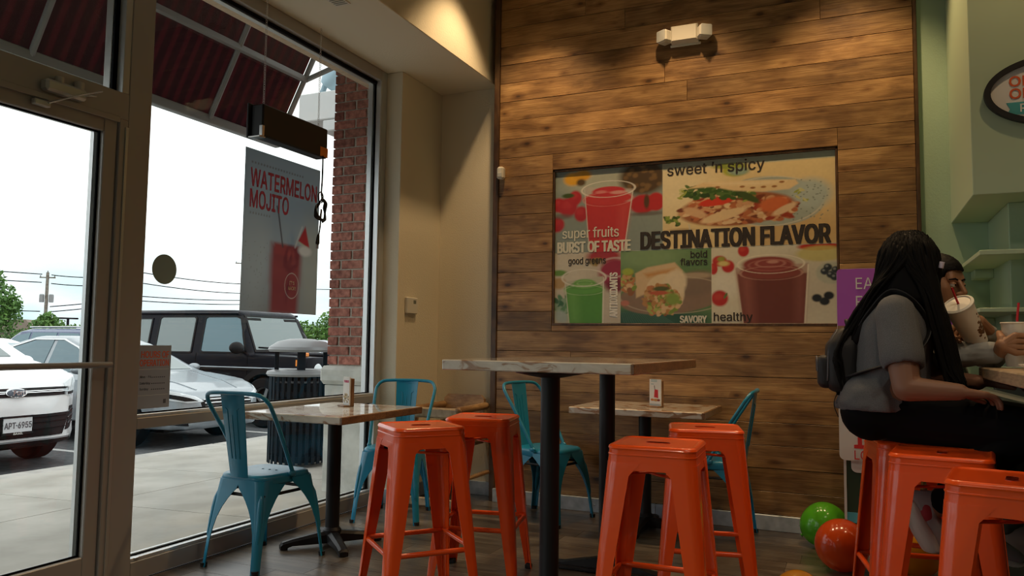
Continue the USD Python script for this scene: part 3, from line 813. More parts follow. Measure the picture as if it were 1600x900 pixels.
# silver sedan
def sedan(name, label, loc, rz, paint):
    c = Car(name, label, loc, rz,
            [(2.38, .25), (2.44, .48), (2.40, .62), (2.25, .74), (1.9, .84), (1.02, .97), (.30, 1.33), (-.15, 1.46), (-.75, 1.455), (-1.35, 1.30), (-1.85, 1.06), (-2.3, 1.03), (-2.42, .8), (-2.4, .3)],
            [(2.46, 0), (2.42, .4), (2.28, .70), (2.02, .86), (1.6, .925), (-1.7, .925), (-2.2, .8), (-2.42, .5), (-2.44, 0)],
            [(.86, .2), (.915, .45), (.925, .65), (.90, .86), (.82, .95), (.58, 1.42), (.42, 1.5)], paint, ref=.08, it=5)
    cut = c.wheels(1.47, -1.38, .81, .335, .22)
    c.done(cut)
    for sg in (-1, 1):
        rg = (.3, 2) if sg > 0 else (-2, -.3)
        c.add('front_window', c.patch([(.86, .975), (.25, 1.29), (-.12, 1.395), (-.26, 1.40), (-.20, .95)], 'y', *rg), 'car_glass')
        c.add('rear_window', c.patch([(-.30, .95), (-.34, 1.40), (-.72, 1.39), (-1.15, 1.28), (-1.52, 1.06), (-1.38, .965)], 'y', *rg), 'car_glass')
        c.add('window_trim', c.patch([(.9, .965), (.25, 1.31), (-.12, 1.42), (-.75, 1.418), (-1.2, 1.3), (-1.6, 1.055), (-1.62, 1.03), (-1.2, 1.275), (-.75, 1.40), (-.12, 1.40), (.25, 1.29), (.88, .955)], 'y', *rg, d=.014), 'chrome')
        for x in (.62, -.27, -1.28):
            c.add('door_seam', c.patch([(x, .32), (x + .012, .32), (x + .012, .94), (x, .94)], 'y', *rg, d=.005), 'car_trim')
        for x in (-.08, -1.1):
            c.add('door_handle', c.patch([(x, .82), (x + .2, .83), (x + .2, .855), (x, .845)], 'y', *rg, d=.02), paint)
        c.add('sill_trim', c.patch([(1.0, .22), (1.0, .31), (-.95, .31), (-.95, .22)], 'y', *rg, d=.012), 'car_trim')
        c.add('mirror', [T(flesh([ellip((0, 0, 0), (.08, .1, .06))], .05, 2), (.72, sg * 1.0, 1.0))], paint)
        mr = (lambda p: p) if sg > 0 else mir
        hl = c.add('headlight', c.patch(mr([(.42, .615), (.62, .60), (.90, .66), (.93, .80), (.75, .755), (.5, .68)]), 'x', 1.3, 3), 'head_lamp')
        c.add('lamp_bezel', c.patch(mr([(.50, .625), (.66, .625), (.84, .68), (.80, .72), (.6, .665)]), 'x', 1.3, 3, d=.013), 'car_trim', hl)
        c.add('bumper_vent', c.patch(mr([(.60, .30), (.82, .33), (.80, .42), (.62, .40)]), 'x', 1.3, 3), 'car_trim')
    c.add('windshield', c.patch([(1.0, .66), (.28, .56), (.28, -.56), (1.0, -.66)], 'z', .8, 2), 'car_glass_pale')
    c.add('rear_screen', c.patch([(-1.80, .62), (-1.1, .55), (-1.1, -.55), (-1.80, -.62)], 'z', .8, 2), 'car_glass')
    g = c.add('grille', c.patch([(-.42, .40), (.42, .40), (.46, .60), (.3, .665), (-.3, .665), (-.46, .60)], 'x', 1.5, 3), 'car_trim')
    for z in (.44, .49, .54, .59, .635):
        c.add('grille_bar', c.patch([(-.42, z), (.42, z), (.42, z + .012), (-.42, z + .012)], 'x', 1.5, 3, d=.017), 'chrome', g)
    for sg in (-1, 1):
        c.add('hood_crease', c.patch([(2.2, sg * .36), (1.1, sg * .55), (1.1, sg * .565), (2.2, sg * .38)][::sg], 'z', .5, 2, d=.010), paint)
    return c


sedan('sedan_car', 'silver grey sedan parked between the white crossover and black off-roader', (-7.85 - 2.44, 8.2, ZA), 0, 'car_silver')
sedan('sedan_car', 'white sedan at the far left edge behind the silver one', (-15.9, 9.35, ZA - .05), 180, 'car_white')
sedan('sedan_car', 'dark blue car beyond the black off-roader beside the brick pier', (-14.2, 18.3, ZA), 0, 'car_navy')

# boxy black off-roader
GX, GY = -8.0 - 2.33, 10.95
c = Car('offroad_car', 'boxy black off-road wagon with upright windows behind the silver sedan', (GX, GY, ZA), 0,
        [(2.28, .45), (2.30, .62), (2.28, 1.16), (1.06, 1.20), (.72, 1.88), (.62, 1.945), (-2.15, 1.965), (-2.22, 1.9), (-2.28, 1.15), (-2.28, .45)],
        [(2.31, 0), (2.30, .75), (2.24, .86), (2.1, .88), (-2.2, .88), (-2.29, .8), (-2.3, 0)],
        [(.86, .40), (.88, .6), (.88, 1.16), (.86, 1.22), (.74, 1.88), (.68, 1.95), (.4, 1.97)], 'car_black', ref=.11, it=1)
cut = c.wheels(1.42, -1.42, .80, .41, .26)
c.done(cut)
for sg in (-1, 1):
    rg = (.3, 2) if sg > 0 else (-2, -.3)
    for n_, q in (('front_window', [(.94, 1.27), (.74, 1.79), (.66, 1.82), (.02, 1.82), (-.02, 1.79), (-.02, 1.25), (.02, 1.23), (.90, 1.23)]),
                  ('rear_window', [(-.26, 1.23), (-.26, 1.79), (-.30, 1.82), (-1.06, 1.82), (-1.10, 1.79), (-1.10, 1.25), (-1.06, 1.22), (-.30, 1.22)]),
                  ('quarter_window', [(-1.32, 1.24), (-1.32, 1.79), (-2.04, 1.79), (-2.08, 1.76), (-2.08, 1.27), (-2.04, 1.24)])):
        c.add(n_, c.patch(q, 'y', *rg, d=.006), 'car_glass_pale' if n_ != 'front_window' else 'car_glass')
        q2 = np.array(q); q3 = q2 + (q2 - q2.mean(0)) / np.linalg.norm(q2 - q2.mean(0), axis=1, keepdims=True) * .035
        ring = prism(q3, *rg, 'y') - prism(q2, *rg, 'y')
        c.add('window_seal', tm((c.inflated(.014) ^ ring) - c.inflated(-.02)), 'car_trim')
    c.add('side_strip', c.patch([(2.0, .93), (2.0, .975), (-2.1, .975), (-2.1, .93)], 'y', *rg, d=.022), 'car_trim')
    c.add('strip_trim', c.patch([(2.0, .965), (2.0, .985), (-2.1, .985), (-2.1, .965)], 'y', *rg, d=.024), 'chrome')
    for x in (1.02, -.13, -1.2):
        c.add('door_seam', c.patch([(x, .5), (x + .015, .5), (x + .015, 1.2), (x, 1.2)], 'y', *rg, d=.004), 'gasket')
    c.add('drip_rail', tube([(.70, sg * .755, 1.885), (-2.2, sg * .755, 1.90)], .018, 8), 'car_black')
    c.add('fender_flare', [tm((m3.Manifold.cylinder(.12, .56, .56, 40) - m3.Manifold.cylinder(.12, .465, .465, 40)).rotate((90, 0, 0)).translate((x, sg * .87 + .06, .41)) ^ m3.Manifold.cube((2, 4, 2), True).translate((x, 0, 1.45))) for x in (1.42, -1.42)], 'car_trim')
    mi = c.add('mirror', T(flesh([ellip((0, 0, 0), (.09, .14, .10))], .05, 2), (.93, sg * 1.03, 1.30)), 'car_trim')
    c.add('mirror_stalk', tube([(.93, sg * .86, 1.24), (.93, sg * 1.0, 1.26)], .03, 8), 'car_trim', mi)
    ind = c.add('turn_signal', cbx(1.95, 2.10, sg * .66 - .05, sg * .66 + .05, 1.17, 1.235, .012), 'amber_lens')
    c.add('side_marker', c.patch([(2.05, 1.02), (2.2, 1.02), (2.2, 1.12), (2.05, 1.12)], 'y', *rg, d=.012), 'amber_lens')
    c.add('round_headlight', T(lathe([(0, .03), (.09, .02), (.11, 0), (0, 0)], 24), (2.29, sg * .62, .95), ry=90), 'head_lamp')
c.add('windshield', c.patch([(-.68, 1.27), (.68, 1.27), (.63, 1.83), (-.63, 1.83)], 'x', .3, 1.6, d=.007), 'car_glass_pale')
q2 = np.array([(-.68, 1.27), (.68, 1.27), (.63, 1.83), (-.63, 1.83)]); q3 = q2 * [1.06, 1] + [0, 0]; q3[:2, 1] -= .04; q3[2:, 1] += .03
c.add('windshield_seal', tm((c.inflated(.013) ^ (prism(q3, .3, 1.6, 'x') - prism(q2, .3, 1.6, 'x'))) - c.inflated(-.02)), 'car_trim')
for y0 in (-.1, .45):
    wp = c.add('wiper', tube([(1.10, y0, 1.25), (1.04, y0 - .25, 1.30), (1.02, y0 - .5, 1.31)], .012, 6), 'car_trim')
c.add('grille', c.patch([(-.45, .78), (.45, .78), (.45, 1.10), (-.45, 1.10)], 'x', 1.5, 3, d=.02), 'car_trim')
c.add('engine_badge', words_mesh('V8', .05, 1.0, (1.12, -.8955, .80), (1, 0, 0), (0, 0, 1), True, .004), 'chrome')
c.add('hood_bulge', cbx(1.15, 2.2, -.35, .35, 1.16, 1.225, .03), 'car_black')

# dark blue wagon in the next row
c = Car('wagon_car', 'dark blue wagon in the next row, only its roof and windows showing', (-18.4, 13.2, ZA - .05), 180,
        [(2.35, .3), (2.42, .6), (2.36, .95), (1.1, 1.08), (.35, 1.60), (0, 1.70), (-1.9, 1.70), (-2.2, 1.55), (-2.4, 1.0), (-2.4, .3)],
        [(2.44, 0), (2.36, .6), (2.1, .9), (-2.2, .92), (-2.4, .8), (-2.42, 0)],
        [(.9, .2), (.94, .6), (.93, .98), (.72, 1.62), (.55, 1.74)], 'car_navy')
cut = c.wheels(1.45, -1.4, .82, .37, .23); c.done(cut)
for sg in (-1, 1):
    rg = (.3, 2) if sg > 0 else (-2, -.3)
    for q in ([(.95, 1.08), (.36, 1.52), (-.10, 1.60), (-.10, 1.05)], [(-.18, 1.05), (-.18, 1.60), (-1.05, 1.60), (-1.05, 1.06)], [(-1.13, 1.06), (-1.13, 1.60), (-1.8, 1.58), (-2.1, 1.25), (-1.9, 1.08)]):
        c.add('side_window', c.patch(q, 'y', *rg), 'car_glass')
    c.add('roof_rail', tube([(.1, sg * .62, 1.73), (-1.9, sg * .62, 1.74)], .02, 6), 'chrome')
c.add('windshield', c.patch([(1.05, .66), (.38, .58), (.38, -.58), (1.05, -.66)], 'z', .9, 2), 'car_glass_pale')

# ================================================================== far background
def utility_pole(label, loc, h, arm, cans, lean=0):
    t = thing('utility_pole', label, 'utility pole', loc, lean)
    obj('shaft', tube([(0, 0, 0), (0, 0, h)], [.11, .08], 10), 'pole_wood', t)
    obj('crossarm', cbx(-arm, arm, -.04, .04, h - .34, h - .27, .01), 'pole_wood', t)
    for x in (-arm * .9, 0, arm * .9):
        obj('insulator', T(lathe([(0, 0), (.035, 0), (.03, .09), (0, .10)], 8), (x, 0, h - .27 if x else h)), 'pole_grey', t)
    for x in cans:
        obj('transformer', T(lathe([(0, 0), (.12, 0), (.13, .05), (.13, .42), (.10, .47), (0, .48)], 14), (x, 0, h - 1.75)), 'pole_grey', t)
    return t


utility_pole('wooden utility pole with two grey transformers, left of the door frame', (-43.0, 30.1, -.35), 5.25, .42, (-.25, .25), 35)
utility_pole('wooden utility pole seen just left of the hanging poster', (-43.5, 46.2, -.35), 7.7, .5, (), 50)
def wire(label, a, b, sag):
    a, b = np.array(a, float), np.array(b, float); u = np.linspace(0, 1, 14)[:, None]
    p = a + (b - a) * u; p[:, 2] -= (sag * 4 * u * (1 - u))[:, 0]
    tag(obj('power_line', tube(p, .028, 5), 'wire_dark', smooth=True), label, 'power line')
N_ = (-36.9, 31.56)
wires = [((-49, 20, 5.3), (-43.2, 29.9, 4.78), .1, 'topmost power line left of the transformer pole'), ((-49, 20, 4.75), (-43.2, 29.9, 4.30), .1, 'second power line left of the transformer pole'),
         ((-49, 20, 2.75), (-43.2, 29.9, 2.62), .05, 'low power line crossing behind the left tree'),
         ((-42.8, 30.2, 4.75), (*N_, 4.84), .2, 'highest power line right of the transformer pole'), ((*N_, 4.84), (-43.4, 46.0, 5.43), .1, 'highest power line behind the round decal'),
         ((-42.8, 30.2, 4.25), (*N_, 4.24), .15, 'second power line right of the transformer pole'), ((*N_, 4.24), (-43.4, 46.0, 4.70), .1, 'second power line below the round decal'),
         ((-42.8, 30.2, 2.9), (*N_, 3.50), .05, 'third power line right of the transformer pole'), ((*N_, 3.50), (-43.4, 46.0, 4.16), .06, 'third power line below the round decal'),
         ((-42.8, 30.2, 2.6), (*N_, 3.24), .05, 'lowest power line right of the transformer pole'), ((*N_, 3.24), (-43.4, 46.0, 3.84), .06, 'lowest power line below the round decal'), ((-43.4, 46.4, 5.3), (-36, 62, 6.3), .3, 'power line running on right of the second pole')]
for a, b, s, lb_ in wires:
    wire(lb_, a, b, s)


def leaves(centres, n, size, seed):
    r = np.random.default_rng(seed); C = np.array(centres, float)
    k = r.choice(len(C), n, p=C[:, 3] ** 2 / (C[:, 3] ** 2).sum()); d = r.normal(size=(n, 3)); d /= np.linalg.norm(d, axis=1, keepdims=True)
    p = C[k, :3] + d * (C[k, 3] * (r.random(n) ** .4))[:, None]
    a = r.normal(size=(n, 3)); a /= np.linalg.norm(a, axis=1, keepdims=True); b = np.cross(a, r.normal(size=(n, 3))); b /= np.linalg.norm(b, axis=1, keepdims=True)
    s = size * r.uniform(.6, 1.3, (n, 1))
    v = np.stack([p + a * s, p + b * s * .55, p - a * s, p - b * s * .55], 1).reshape(-1, 3); i = np.arange(n)[:, None] * 4
    return v, np.vstack([i + [0, 1, 2], i + [0, 2, 3]])


def tree(name, label, cat, loc, blobs, n, size, seed, mat='tree_leaf', trunk=None):
    t = thing(name, label, cat, loc)
    if trunk:
        obj('trunk', tube([(0, 0, 0), (.05, 0, trunk * .5), (0, .05, trunk)], [.16, .12, .07], 8), 'bark', t)
    obj('foliage', leaves(blobs, n, size, seed), mat, t, smooth=False)


tree('tree', 'leafy green tree at the left edge of the door glass', 'tree', (-40.5, 25.4, -.35), [(0, 0, 3.2, 1.25), (.5, .3, 2.6, .95), (-.2, 0, 4.2, .8), (.1, 0, 4.75, .4), (-1, -.7, 2.6, 1.3), (.9, .5, 3.2, .5), (-.9, -.6, 3.9, .8)], 5200, .11, 1, trunk=3.2)
tree('bush', 'loose green shrub growing beside the far brown building', 'bush', (-37.0, 25.9, -.35), [(0, 0, 1.7, .85), (-.8, -.6, 1.2, .7), (.7, .6, 1.5, .6), (.2, 0, 2.3, .45)], 2600, .10, 2)
tree('bush', 'pale shrub behind the transformer pole', 'bush', (-39.5, 28.4, -.35), [(0, 0, 1.9, .6), (.6, .5, 1.7, .5), (.2, .1, .9, .8)], 1400, .10, 3, trunk=1.2)
tree('tree', 'dark green tree beside the brick pier below the poster', 'tree', (-19.3, 24.9, -.35), [(0, 0, 1.3, .9), (.3, .3, 2.0, .65), (-.6, -.3, 1.6, .7), (.8, .6, 1.4, .7)], 3600, .08, 4, trunk=1.4)
tree('hedge', 'clipped green hedge below the far brown building', 'hedge', (-35.0, 22.7, -.35), [(-1.6 + .5 * k, -1.2 + .42 * k, 1.25, .5) for k in range(8)], 2600, .07, 5, mat='hedge_leaf')
bl_ = thing('far_building', 'low brown roofed building behind the hedge', 'building', (-50.5, 31.5, -.35), 35)
obj('wall', bx(-3.5, 3.4, -2, 2, 0, 1.75), 'wall_tan', bl_)
obj('roof', extr(Polygon([(-3.8, 1.75), (3.7, 1.75), (3.1, 2.55), (-3.2, 2.55)]), 4.6).apply_transform(trimesh.transformations.rotation_matrix(PI / 2, (1, 0, 0))).apply_translation((0, 2.3, 0)), 'roof_brown', bl_)
obj('doorway', bx(1.2, 2.6, -2.03, -1.9, 0, 1.3), 'car_trim', bl_)
ps = thing('pylon_sign', 'tall shopping plaza sign with stacked panels beside the door frame', 'sign', (-45.0, 34.6, -.35), 40)
obj('post', cbx(-.45, -.36, -.1, .1, 0, 4.5, .01), 'pole_grey', ps); obj('post', cbx(.36, .45, -.1, .1, 0, 4.5, .01), 'pole_grey', ps)
for z0, z1, mt in ((3.3, 4.4, 'grey_ink'), (2.75, 3.22, 'paper_white'), (2.3, 2.7, 'plate_white'), (1.6, 2.25, 'paper_white')):
    obj('panel', cbx(-.36, .36, -.12, .12, z0, z1, .01), mt, ps)
lp = thing('parking_lamp', 'slim parking lot lamp with a flat twin head', 'street lamp', (-55.8, 40.9, -.35), 50)
obj('mast', tube([(0, 0, 0), (0, 0, 2.95)], .09, 8), 'car_trim', lp); obj('head', cbx(-.7, .7, -.15, .15, 2.9, 3.02, .02), 'car_trim', lp)
gs = thing('street_sign', 'small green street sign near the brick pier', 'sign', (-25.1, 32.7, -.35))
obj('post', tube([(0, 0, 0), (0, 0, 1.9)], .04, 8), 'pole_grey', gs); obj('plate', T(cbx(-.5, .5, -.02, .02, 1.7, 2.0, .005), rz=40), 'balloon_green', gs)
# low roofs and tree line along the far horizon
tree('treeline', 'distant dark line of trees along the horizon', 'trees', (-75, 70, -.35), [(-30 + 5.2 * k, -28 + 5.5 * k, .7, 1.7 + .8 * math.sin(k * 2.1)) for k in range(13)], 9000, .22, 8)

# ================================================================== stools and chairs
def corner_ring(wx, wy, Lx, Ly, r, th, z, n=6):
    """an L of folded sheet metal round the corner (+wx,+wy): flange lengths Lx along x, Ly along y"""
    t = np.linspace(0, PI / 2, n)
    out = [(wx, wy - Ly)] + [(wx - r + r * math.cos(a), wy - r + r * math.sin(a)) for a in t] + [(wx - Lx, wy)]
    ri = max(r - th, .001)
    inn = [(wx - th, wy - Ly)] + [(wx - r + ri * math.cos(a), wy - r + ri * math.sin(a)) for a in t] + [(wx - Lx, wy - th)]
    return np.array([(x, y, z) for x, y in out]), np.array([(x, y, z) for x, y in inn])


def folded_leg(levels, sx, sy):
    """levels: (z, wx, wy, Lx, Ly, r)"""
    O, I = zip(*[corner_ring(wx, wy, Lx, Ly, r, .004, z) for z, wx, wy, Lx, Ly, r in levels])
    rings = [np.vstack([o, i[::-1]]) for o, i in zip(O, I)]
    R = np.array(rings); k, n = R.shape[:2]; v = R.reshape(-1, 3); f = []
    for i in range(k - 1):
        for j in range(n):
            a, b = i * n + j, i * n + (j + 1) % n; f += [(a, b, b + n), (a, b + n, a + n)]
    h = n // 2
    for base, flip in ((0, 0), ((k - 1) * n, 1)):
        for j in range(h - 1):
            q = [base + j, base + j + 1, base + n - 2 - j, base + n - 1 - j]
            f += [(q[0], q[2], q[1]), (q[0], q[3], q[2])] if not flip else [(q[0], q[1], q[2]), (q[0], q[2], q[3])]
    m = trimesh.Trimesh(v * [sx, sy, 1], f, process=False)
    if sx * sy < 0:
        m.invert()
    if levels[0][0] > levels[-1][0]:
        m.invert()
    return m


def make_stool(label, loc, rz, group):
    t = thing('bar_stool', label, 'bar stool', loc, rz, group)
    Z = .76
    W = lambda z: .153 + (.212 - .153) * (1 - z / .74)
    S = .31
    # seat pan: rounded square with a softly rolled rim, sunken panel and a hand hole
    hole = affinity.translate(Polygon(rrect(.085, .03, .0149, 6)), 0, 0)
    rr = lambda s, r, z: np.array([(x, y, z) for x, y in rrect(s, s, r, 7)])
    skirt = loft([rr(2 * W(.675), .042, .675), rr(2 * W(.74), .042, .742), rr(S + .002, .042, .748), rr(S - .004, .040, .755), rr(S - .014, .036, .7590), rr(S - .024, .032, .760), rr(S - .034, .028, .7575), rr(S - .05, .02, .7565)], caps=False)
    top = extr(Polygon(rrect(S - .05, S - .05, .02, 7)).difference(hole), .003, .7535)
    under = loft([rr(2 * W(.675) - .008, .038, .675), rr(2 * W(.74) - .012, .038, .745)], caps=False); under.invert()
    # the skirt is open below between the legs
    seat = obj('seat', [skirt, top, under], 'orange_paint', t, 40)
    obj('rim_seam', loft([rr(2 * W(.725) + .003, .043, .724), rr(2 * W(.728) + .0055, .043, .727), rr(2 * W(.731) + .003, .043, .730)], caps=False), 'orange_paint', seat, True)
    obj('hole_edge', extr(Polygon(rrect(.089, .034, .0169, 6)).difference(hole), .004, .7540), 'orange_dark', seat)
    lv = []
    for z in (0.0, .02, .2, .4, .58, .655, .680, .70):
        w = W(z) + .0012; L = .034 + (.088 - .034) * (z / .66) ** .9 if z < .66 else .088 + (z - .655) * .8
        lv.append((z, w, w, min(L, w), min(L, w), .022 + .02 * z / .7))
    for sx, sy in ((1, 1), (-1, 1), (-1, -1), (1, -1)):
        lg = obj('leg', folded_leg(lv, sx, sy), 'orange_paint', t, 40)
        # pressed ribs low on the corner, and the rubber foot
        rib = [tube([(sx * (W(z) + .0 - d), sy * (W(z) + .001 - e), z) for z in (.03, .12, .20, .25)], [.004, .004, .0035, .001], 6) for d, e in ((.004, .020), (.020, .004))]
        obj('rib', rib, 'orange_paint', lg, True)
        obj('foot', T(cbx(-.017, .017, -.017, .017, -.001, .022, .005), (sx * (W(0) - .016), sy * (W(0) - .016), 0)), 'rubber', lg)
    zf = .262; w = W(zf) - .012
    for a, b in (((w, w), (-w, w)), ((-w, w), (-w, -w)), ((-w, -w), (w, -w)), ((w, -w), (w, w))):
        a, b = np.array(a), np.array(b); u = np.linspace(0, 1, 9); k = np.clip(np.minimum(u, 1 - u) / .12, .55, 1)
        obj('footrest', tube([(*(a + (b - a) * q), zf) for q in u], .011 * k, 10, flat=1.0), 'orange_paint', t, True)
    w = W(.648) - .02
    obj('cross_brace', [tube([(-w, -w, .648), (0, 0, .655), (w, w, .648)], .011, 8, flat=.5), tube([(-w, w, .648), (0, 0, .640), (w, -w, .648)], .011, 8, flat=.5)], 'orange_paint', t, True)
    for sx, sy in ((1, 1), (-1, 1), (-1, -1), (1, -1)):
        obj('stacking_pad', T(cbx(-.012, .012, -.010, .010, -.010, .010, .004), (sx * (w - .028), sy * (w - .028), .652), rz=45 * sx * sy), 'rubber', t)
    return t


BG = 'orange metal bar stools'
st1 = make_stool('orange metal bar stool in front of the window table, left of the tall table', (-1.715, 2.91, 0), 49.3, BG)
for lb_, x, y, a in (('orange metal bar stool between the wooden high chair and the tall table', -1.655, 3.40, 12.7),
                     ('orange metal bar stool standing alone in front of the tall table\'s far post', -.667, 2.828, 2.7),
                     ('orange metal bar stool beside the blue chair at the wall table', -.612, 3.474, 12.5),
                     ('empty orange metal bar stool right in front of the seated woman', .262, 3.06, 82.1),
                     ('orange metal bar stool nearest the camera, cut by the right picture edge', .385, 2.535, 80),
                     ('orange metal bar stool that the woman with long braids sits on', .195, 3.465, 10),
                     ('orange metal bar stool that the man with the cup sits on', .30, 4.0, 80)):
    dup(st1, lb_, (x, y, 0), a)


def make_chair(label, loc, rz, group):
    t = thing('metal_chair', label, 'chair', loc, rz, group)
    Z = .45
    def srec(ins, z, dz=0):
        wf, wr, d, r = .36, .30, .355, .075
        base = Polygon([(-wr / 2, -.18), (wr / 2, -.18), (wf / 2, d - .18), (-wf / 2, d - .18)])
        q = base.buffer(-r - ins + .0).buffer(r, quad_segs=6) if True else base
        c = np.array(q.exterior.coords)[:-1]
        L = q.exterior.length; s0 = q.exterior.project(Point(0, -.3)); n = 56
        return np.array([(*q.exterior.interpolate((s0 + L * k / n) % L).coords[0], z) for k in range(n)])
    seat = loft([srec(.006, .400), srec(.001, .408), srec(0, .432), srec(.003, .443), srec(.010, .449), srec(.02, .4515), srec(.035, .450), srec(.08, .447)], caps=True)
    st = obj('seat', seat, 'teal_paint', t, 50)
    for k in (-1, 0, 1):
        obj('drain_hole', lathe([(0, .4478), (.006, .4478), (.006, .4484), (0, .4484)], 12, (k * .045, .03, 0)), 'rubber', st)
    for sx in (-1, 1):
        for sy, spread, fy in ((1, .215, .225), (-1, .178, .235)):
            lv = []
            for z in (0, .05, .12, .18, .24, .29, .33, .36, .385, .405, .425):
                u = z / .44
                tx, ty = (.176, .172) if sy > 0 else (.152, .178)
                bow = .012 * math.sin(PI * u)
                wx, wy = tx + (spread - tx) * (1 - u) ** 1.15 + bow * .3, ty + (fy - ty) * (1 - u) ** 1.15 + bow * .3
                g = max(0, (z - .10) / .305)
                L = .031 + .010 * u + .130 * min(g, 1.0) ** 2.6
                lv.append((z, wx + .001, wy + .001, min(L, wx + .001), min(L, wy), .024 + .035 * u ** 2))
            lg = obj('leg', folded_leg(lv, sx, sy), 'teal_paint', t, 40)
            # the pressed channel down the corner
            pts = []
            for z in (.13, .16, .22, .28, .33, .36):
                u = z / .44; tx, ty = (.176, .172) if sy > 0 else (.152, .178)
                wx, wy = tx + (spread - tx) * (1 - u) ** 1.15, ty + (fy - ty) * (1 - u) ** 1.15; r = .024 + .035 * u ** 2
                pts.append((sx * (wx - r * .30), sy * (wy - r * .30), z))
            obj('channel', tube(pts, [.004, .012, .015, .016, .014, .005], 10), 'teal_paint', lg, True)
            obj('foot', T(lathe([(0, -.001), (.016, -.001), (.018, .02), (0, .02)], 12), (sx * (spread - .012), sy * (fy - .012), 0)), 'rubber', lg)
    z = .355
    for y, w in ((.165, .14), (-.172, .125)):
        obj('crossbar', cbx(-w, w, y - .004, y + .004, z - .008, z + .008, .002), 'black_metal', t)
    for sx in (-1, 1):
        obj('crossbar', tube([(sx * .148, -.165, z), (sx * .160, .155, z)], .008, 6), 'black_metal', t)
    hp = [(-.172, .015, .43), (-.176, -.005, .47), (-.190, -.10, .64), (-.202, -.185, .775), (-.196, -.212, .815), (-.172, -.232, .842), (-.12, -.246, .851), (0, -.256, .853),
          (.12, -.246, .851), (.172, -.232, .842), (.196, -.212, .815), (.202, -.185, .775), (.190, -.10, .64), (.176, -.005, .47), (.172, .015, .43)]
    hoop = obj('back_hoop', tube(spline(hp, 6), .0105, 12), 'teal_paint', t, True)
    for sx in (-1, 1):
        obj('clip', T(flesh([ellip((0, 0, 0), (.014, .024, .016))], .02, 1), (sx * .175, .002, .448)), 'teal_paint', hoop, True)
    # the curved back plate with pressed lines
    def bp(u, s, off=0.):
        w = (.112 + .040 * u) / 2; y = -.176 - .066 * u - .018 * math.sin(PI * u) * 0 - (1 - s * s) * .010; z = .440 + .412 * u
        return (w * s, y + off, z)
    v = []; f = []; nu, ns = 14, 9
    for sd in (0, -.004):
        for i in range(nu):
            for j in range(ns):
                v.append(bp(i / (nu - 1), -1 + 2 * j / (ns - 1), sd))
    for i in range(nu - 1):
        for j in range(ns - 1):
            a = i * ns + j; b = a + nu * ns
            f += [(a, a + ns + 1, a + 1), (a, a + ns, a + ns + 1), (b, b + 1, b + ns + 1), (b, b + ns + 1, b + ns)]
    rim = [i * ns for i in range(nu)] + [(nu - 1) * ns + j for j in range(1, ns)] + [i * ns + ns - 1 for i in range(nu - 2, -1, -1)] + [j for j in range(ns - 2, 0, -1)]
    for a, b in zip(rim, rim[1:] + rim[:1]):
        f += [(a, b, b + nu * ns), (a, b + nu * ns, a + nu * ns)]
    pm = trimesh.Trimesh(v, f, process=False); trimesh.repair.fix_normals(pm)
    plate = obj('back_plate', pm, 'teal_paint', t, 40)
    for sd in (.001, -.005):
        ln = [tube([bp(u, s, sd) for u in np.linspace(.22, .80 if s else .74, 8)], .0022, 6) for s in (-.42, 0, .42)]
        ln += [tube([bp(.80 + .02 * q, s, sd) for q, s in ((0, .42), (1.2, .62))], .002, 6), tube([bp(.80 + .02 * q, s, sd) for q, s in ((0, -.42), (1.2, -.62))], .002, 6)]
        obj('pressed_lines', ln, 'teal_paint', plate, True)
    return t


CG = 'teal metal dining chairs'
ch1 = make_chair('teal metal chair with its back to us at the window table', (-2.775, 3.165, 0), -2, CG)
dup(ch1, 'teal metal chair facing us on the far side of the window table', (-2.715, 4.30, 0), 196)
dup(ch1, 'teal metal chair at the wall table, behind the tall table\'s front post', (-1.83, 4.72, 0), -103)
dup(ch1, 'teal metal chair seen side-on at the right end of the wall table', (-.79, 4.75, 0), 92)


# ================================================================== tables
def slab(par, x0, x1, y0, y1, z1, th):
    tp = obj('table_top', cbx(x0, x1, y0, y1, z1 - th, z1, .004), 'table_edge', par)
    obj('edge_board', cbx(x1 - .001, x1 + .012, y0, y1, z1 - th, z1 - .0005, .003), 'table_side', par)
    return tp


def cross_base(t, rz, arm, r=.038, h=.70):
    for k in range(4):
        sec = []
        for x, w, z0, z1 in ((.0, .036, .02, .085), (.06, .032, .02, .078), (arm - .06, .025, .02, .052), (arm - .01, .026, .004, .04), (arm, .022, .004, .028)):
            sec.append([(x, -w, z0), (x, w, z0), (x, w, z1 * .8), (x, w * .5, z1), (x, -w * .5, z1), (x, -w, z1 * .8)])
        obj('base_arm', T(loft(sec), rz=rz + 90 * k), 'black_metal', t, 30)
        obj('glide', T(lathe([(0, 0), (.016, 0), (.016, .008), (0, .008)], 12), (arm - .025, 0, 0), rz=0).apply_transform(trimesh.transformations.rotation_matrix(math.radians(rz + 90 * k), (0, 0, 1))), 'rubber', t)
    obj('post', lathe([(0, .03), (.05, .03), (.05, .085), (r, .10), (r, h), (0, h)], 28), 'black_metal', t, 30)
    obj('top_plate', [cbx(-.16, .16, -.02, .02, h - .012, h, .003), cbx(-.02, .02, -.16, .16, h - .012, h, .003)], 'black_metal', t)


